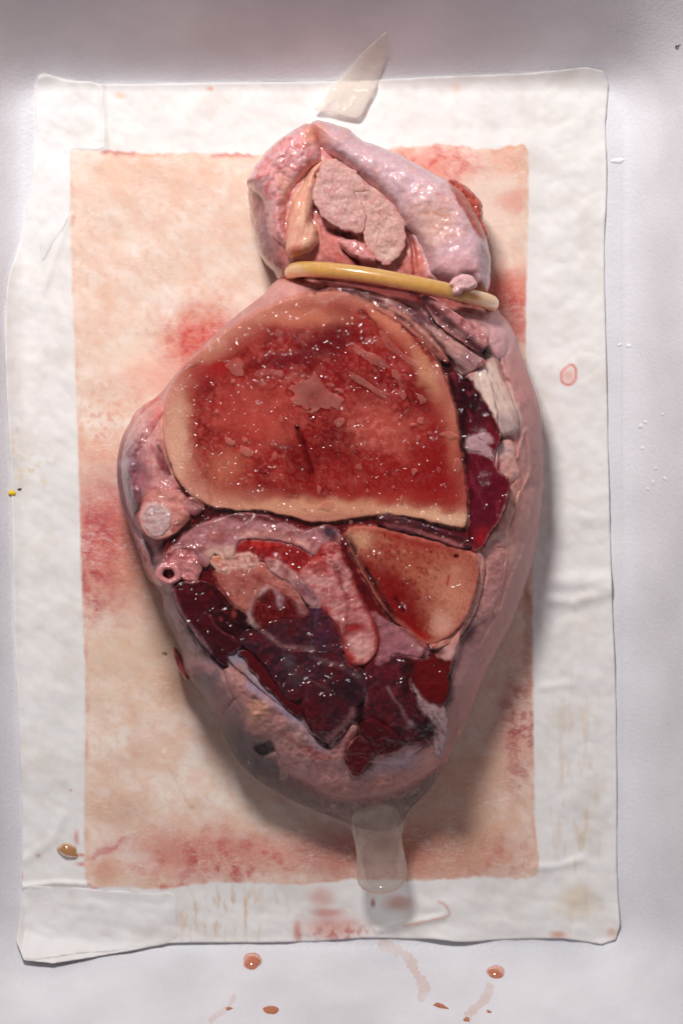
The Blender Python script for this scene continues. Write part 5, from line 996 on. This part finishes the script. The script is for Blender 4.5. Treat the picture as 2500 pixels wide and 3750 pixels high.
# ------------------------------------------------------------------ small things
# triangular film scrap
sc_out = F((876, 92), (884, 86), (889, 92), (887, 125), (876, 160), (864, 195), (845, 232), (826, 267), (800, 266), (760, 256), (722, 251), (730, 240), (750, 218), (754, 205), (785, 175), (815, 143), (845, 114))
sp = spline(sc_out, 2)
def scrap_z(x, y, d):
    return np.maximum(tray_z(x, y) * 0.92, 38 * sst(270, 330, y)) + 12 + 5 * fbm(x, y, 60, 3, 131, 120, 2) + round_edge(d, 5, 3)
scrap = pillow('film_scrap', sc_out, scrap_z, M['scrap'], None, step=5, z0=60, skirt=5, n=2, rec=False)
tag(scrap, 'pointed triangular scrap of pale translucent skin above the meat, on pad edge', 'skin scrap')

def tray_normal(x, y):
    e = 4.0
    dx = (float(tray_z(x + e, y)) - float(tray_z(x - e, y))) / (2 * e); dy = (float(tray_z(x, y + e)) - float(tray_z(x, y - e))) / (2 * e)
    v = np.array([-dx, -dy, 1.0]); return v / np.linalg.norm(v)
def blob(name, x, y, rx, ry, h, mat, base=None, rot=0, seed=1, irr=0.04, on_tray=True):
    """a little liquid dome lying on the sloping foam (or on the pad)"""
    z = float(tray_z(x, y)) if on_tray else base
    nrm = tray_normal(x, y) if on_tray else np.array([0, 0, 1.0])
    tx = np.array([1.0, 0, -nrm[0] / nrm[2]]); tx /= np.linalg.norm(tx); ty = np.cross(nrm, tx)
    rng = np.random.RandomState(seed); ph = rng.rand(4) * 6.28
    V = []; Fc = []; nn = 32; rr = [1.0, 0.985, 0.93, 0.82, 0.66, 0.46, 0.24]
    o = np.array([x, y, z + 1.0]); ca, sa = math.cos(math.radians(rot)), math.sin(math.radians(rot))
    for r in rr:
        for j in range(nn):
            q = 2 * math.pi * j / nn; f = 1 + irr * (math.sin(2 * q + ph[0]) + math.sin(3 * q + ph[1]) + 0.7 * math.sin(5 * q + ph[2]))
            u, v = r * f * rx * math.cos(q), r * f * ry * math.sin(q); u, v = u * ca - v * sa, u * sa + v * ca
            V.append(o + tx * u + ty * v + nrm * h * math.sqrt(max(1 - r * r, 0)))
    V.append(o + nrm * h)
    for i in range(len(rr) - 1):
        for j in range(nn): Fc.append([i * nn + j, i * nn + (j + 1) % nn, (i + 1) * nn + (j + 1) % nn, (i + 1) * nn + j])
    b = (len(rr) - 1) * nn
    for j in range(nn): Fc.append([b + j, b + (j + 1) % nn, len(V) - 1])
    Fc.append(list(range(nn))[::-1])
    return make_mesh(name, np.array(V), Fc, M[mat])
def unp(x, y, z): k = kfac(z); return CX + (x - CX) * k, CY + (y - CY) * k
def on_wall(px, py):
    x, y = px, py
    for _ in range(20): x, y = unp(px, py, float(tray_z(x, y)))
    return x, y
for px, py, rx, ry, h, lab, mt, rot in (
        (923, 3522, 36, 40, 20, 'larger pinkish liquid drop on the lower tray wall, below the pad', 'drop', 0),
        (1815, 3562, 34, 36, 18, 'pinkish liquid drop on the lower right tray wall', 'drop', 30),
        (992, 3700, 28, 26, 4, 'flat dried orange drop at the bottom edge of the tray', 'droprim', 0)):
    x, y = on_wall(px, py); o = blob('liquid_drop', x, y, rx, ry, h, mt, rot=rot, seed=int(px)); tag(o, lab, 'drop', 'liquid drops on the lower wall')
for px, py, rx, ry, lab in ((1612, 3685, 26, 14, 'faint orange smear between the drops near the bottom edge'), (1790, 3706, 10, 7, 'tiny orange spot below the right-hand drop'), (1708, 3735, 13, 12, 'small orange smear cut by the bottom edge, right of centre'), (838, 3695, 12, 10, 'tiny faint orange spot left of the dried drop')):
    x, y = on_wall(px, py); o = blob('dried_smear', x, y, rx, ry, 1.5, 'droprim', seed=int(px), irr=0.14, rot=25); tag(o, lab, 'smear', 'dried smears on the lower wall')
x, y = on_wall(2260, 587); tag(blob('white_glint_drop', x, y, 26, 9, 6, 'clear', seed=3, irr=0.1), 'small drop painted as a white glint on the right tray wall beside the pad', 'drop')
x, y = unp(248, 3118, 30); tag(blob('gel_blob', x, y, 42, 24, 22, 'amber', float(padz(np.array([x]), np.array([y]), np.array([50.0]))[0]) - 2, 15, 8, 0.08, False), 'amber gel blob on the lower left corner of the pad', 'gel blob')
pz = lambda x, y: float(padz(np.array([x]), np.array([y]), np.array([50.0]))[0])
tag(blob('yellow_crumb', 46, 1806, 13, 11, 12, 'yellow', pz(60, 1806) + 2, 0, 5, 0.12, False), 'bright yellow crumb on the left edge of the pad', 'crumb')
tag(blob('dark_speck', 72, 1792, 9, 4, 4, 'dark', pz(72, 1792), -20, 6, 0.1, False), 'dark brown speck beside the yellow crumb', 'speck')
tag(blob('grey_speck', 604, 2392, 9, 6, 2, 'greyspeck', pz(604, 2392), 0, 7, 0.15, False), 'grey speck on the stained pad left of the meat', 'speck')
# lint fibre on the upper right wall
lp = []
for (a, b) in spline([(2470, 172), (2476, 166), (2484, 170), (2480, 178), (2473, 176), (2482, 166), (2490, 163)], 5, False):
    x, y = on_wall(a, b); lp.append((x, y, float(tray_z(x, y)) + 3))
tag(tube('lint_fibre', lp, 1.0, M['dark'], None, 6, False), 'tiny dark curled fibre on the upper right tray wall', 'fibre')

# thin dried trails on the lower wall and beads of wet on the right wall
M['smear'] = latex('dried_trail', 0.16, 0.18, (236, 176, 138), 0.05, 900, 0.1, 0.3, 0.0, False, 0.15, 0.0)
def trail(path, wd, lab, seed):
    p = spline(path, 4, False); q = [on_wall(a, b) for a, b in p]; q = np.array(q)
    t = np.gradient(q, axis=0); t /= np.linalg.norm(t, axis=1)[:, None]; nrm = np.stack([-t[:, 1], t[:, 0]], 1)
    rng = np.random.RandomState(seed); ww = wd * (0.6 + 0.8 * rng.rand(len(q))); ww[0] *= 0.3; ww[-1] *= 0.4
    V = []; Fc = []
    for i in range(len(q)):
        for k, f in enumerate((-1, -0.5, 0, 0.5, 1)):
            x, y = q[i] + nrm[i] * ww[i] * f; V.append((x, y, float(tray_z(x, y)) + 3.0 + 1.5 * (1 - f * f)))
    for i in range(len(q) - 1):
        for k in range(4): Fc.append([i * 5 + k, i * 5 + k + 1, i * 5 + k + 6, i * 5 + k + 5])
    tag(make_mesh('dried_trail', np.array(V), Fc, M['smear']), lab, 'smear', 'dried trails on the lower wall')
trail([(1385, 3452), (1430, 3470), (1480, 3495), (1505, 3525), (1520, 3560), (1545, 3600), (1555, 3635), (1530, 3660)], 17, 'faint beige trail running down the lower wall from the pad edge', 4)
trail([(1795, 3600), (1785, 3640), (1760, 3675), (1725, 3705), (1705, 3735)], 14, 'faint beige trail below the right-hand drop', 5)
trail([(860, 3640), (835, 3690), (790, 3720), (765, 3745)], 9, 'very faint trail left of the flat dried drop', 6)
for k, (px, py, r) in enumerate(((2268, 1262, 7), (2300, 1266, 9), (2345, 1560, 11), (2362, 1545, 8), (2425, 1516, 7), (2350, 1640, 8), (2390, 1765, 9), (2432, 1752, 10), (2370, 1790, 7), (2400, 1715, 6))):
    x, y = on_wall(px, py)
    lab = ('tiny wet bead, left of the close pair high on the right wall', 'tiny wet bead, right of the close pair high on the right wall', 'largest wet bead at the top of the right wall cluster', 'small wet bead just above the largest one in the right wall cluster',
           'lone wet bead nearest the picture edge, top of the right wall cluster', 'lone wet bead in the middle of the right wall cluster', 'wet bead between two others at the foot of the right wall cluster', 'wet bead nearest the picture edge at the foot of the cluster',
           'lowest wet bead of the right wall cluster', 'smallest wet bead, above the foot of the right wall cluster')[k]
    tag(blob('wet_bead', x, y, r, r * 0.8, 3, 'clear', seed=40 + k, irr=0.15), lab, 'drop', 'wet beads on the right wall')
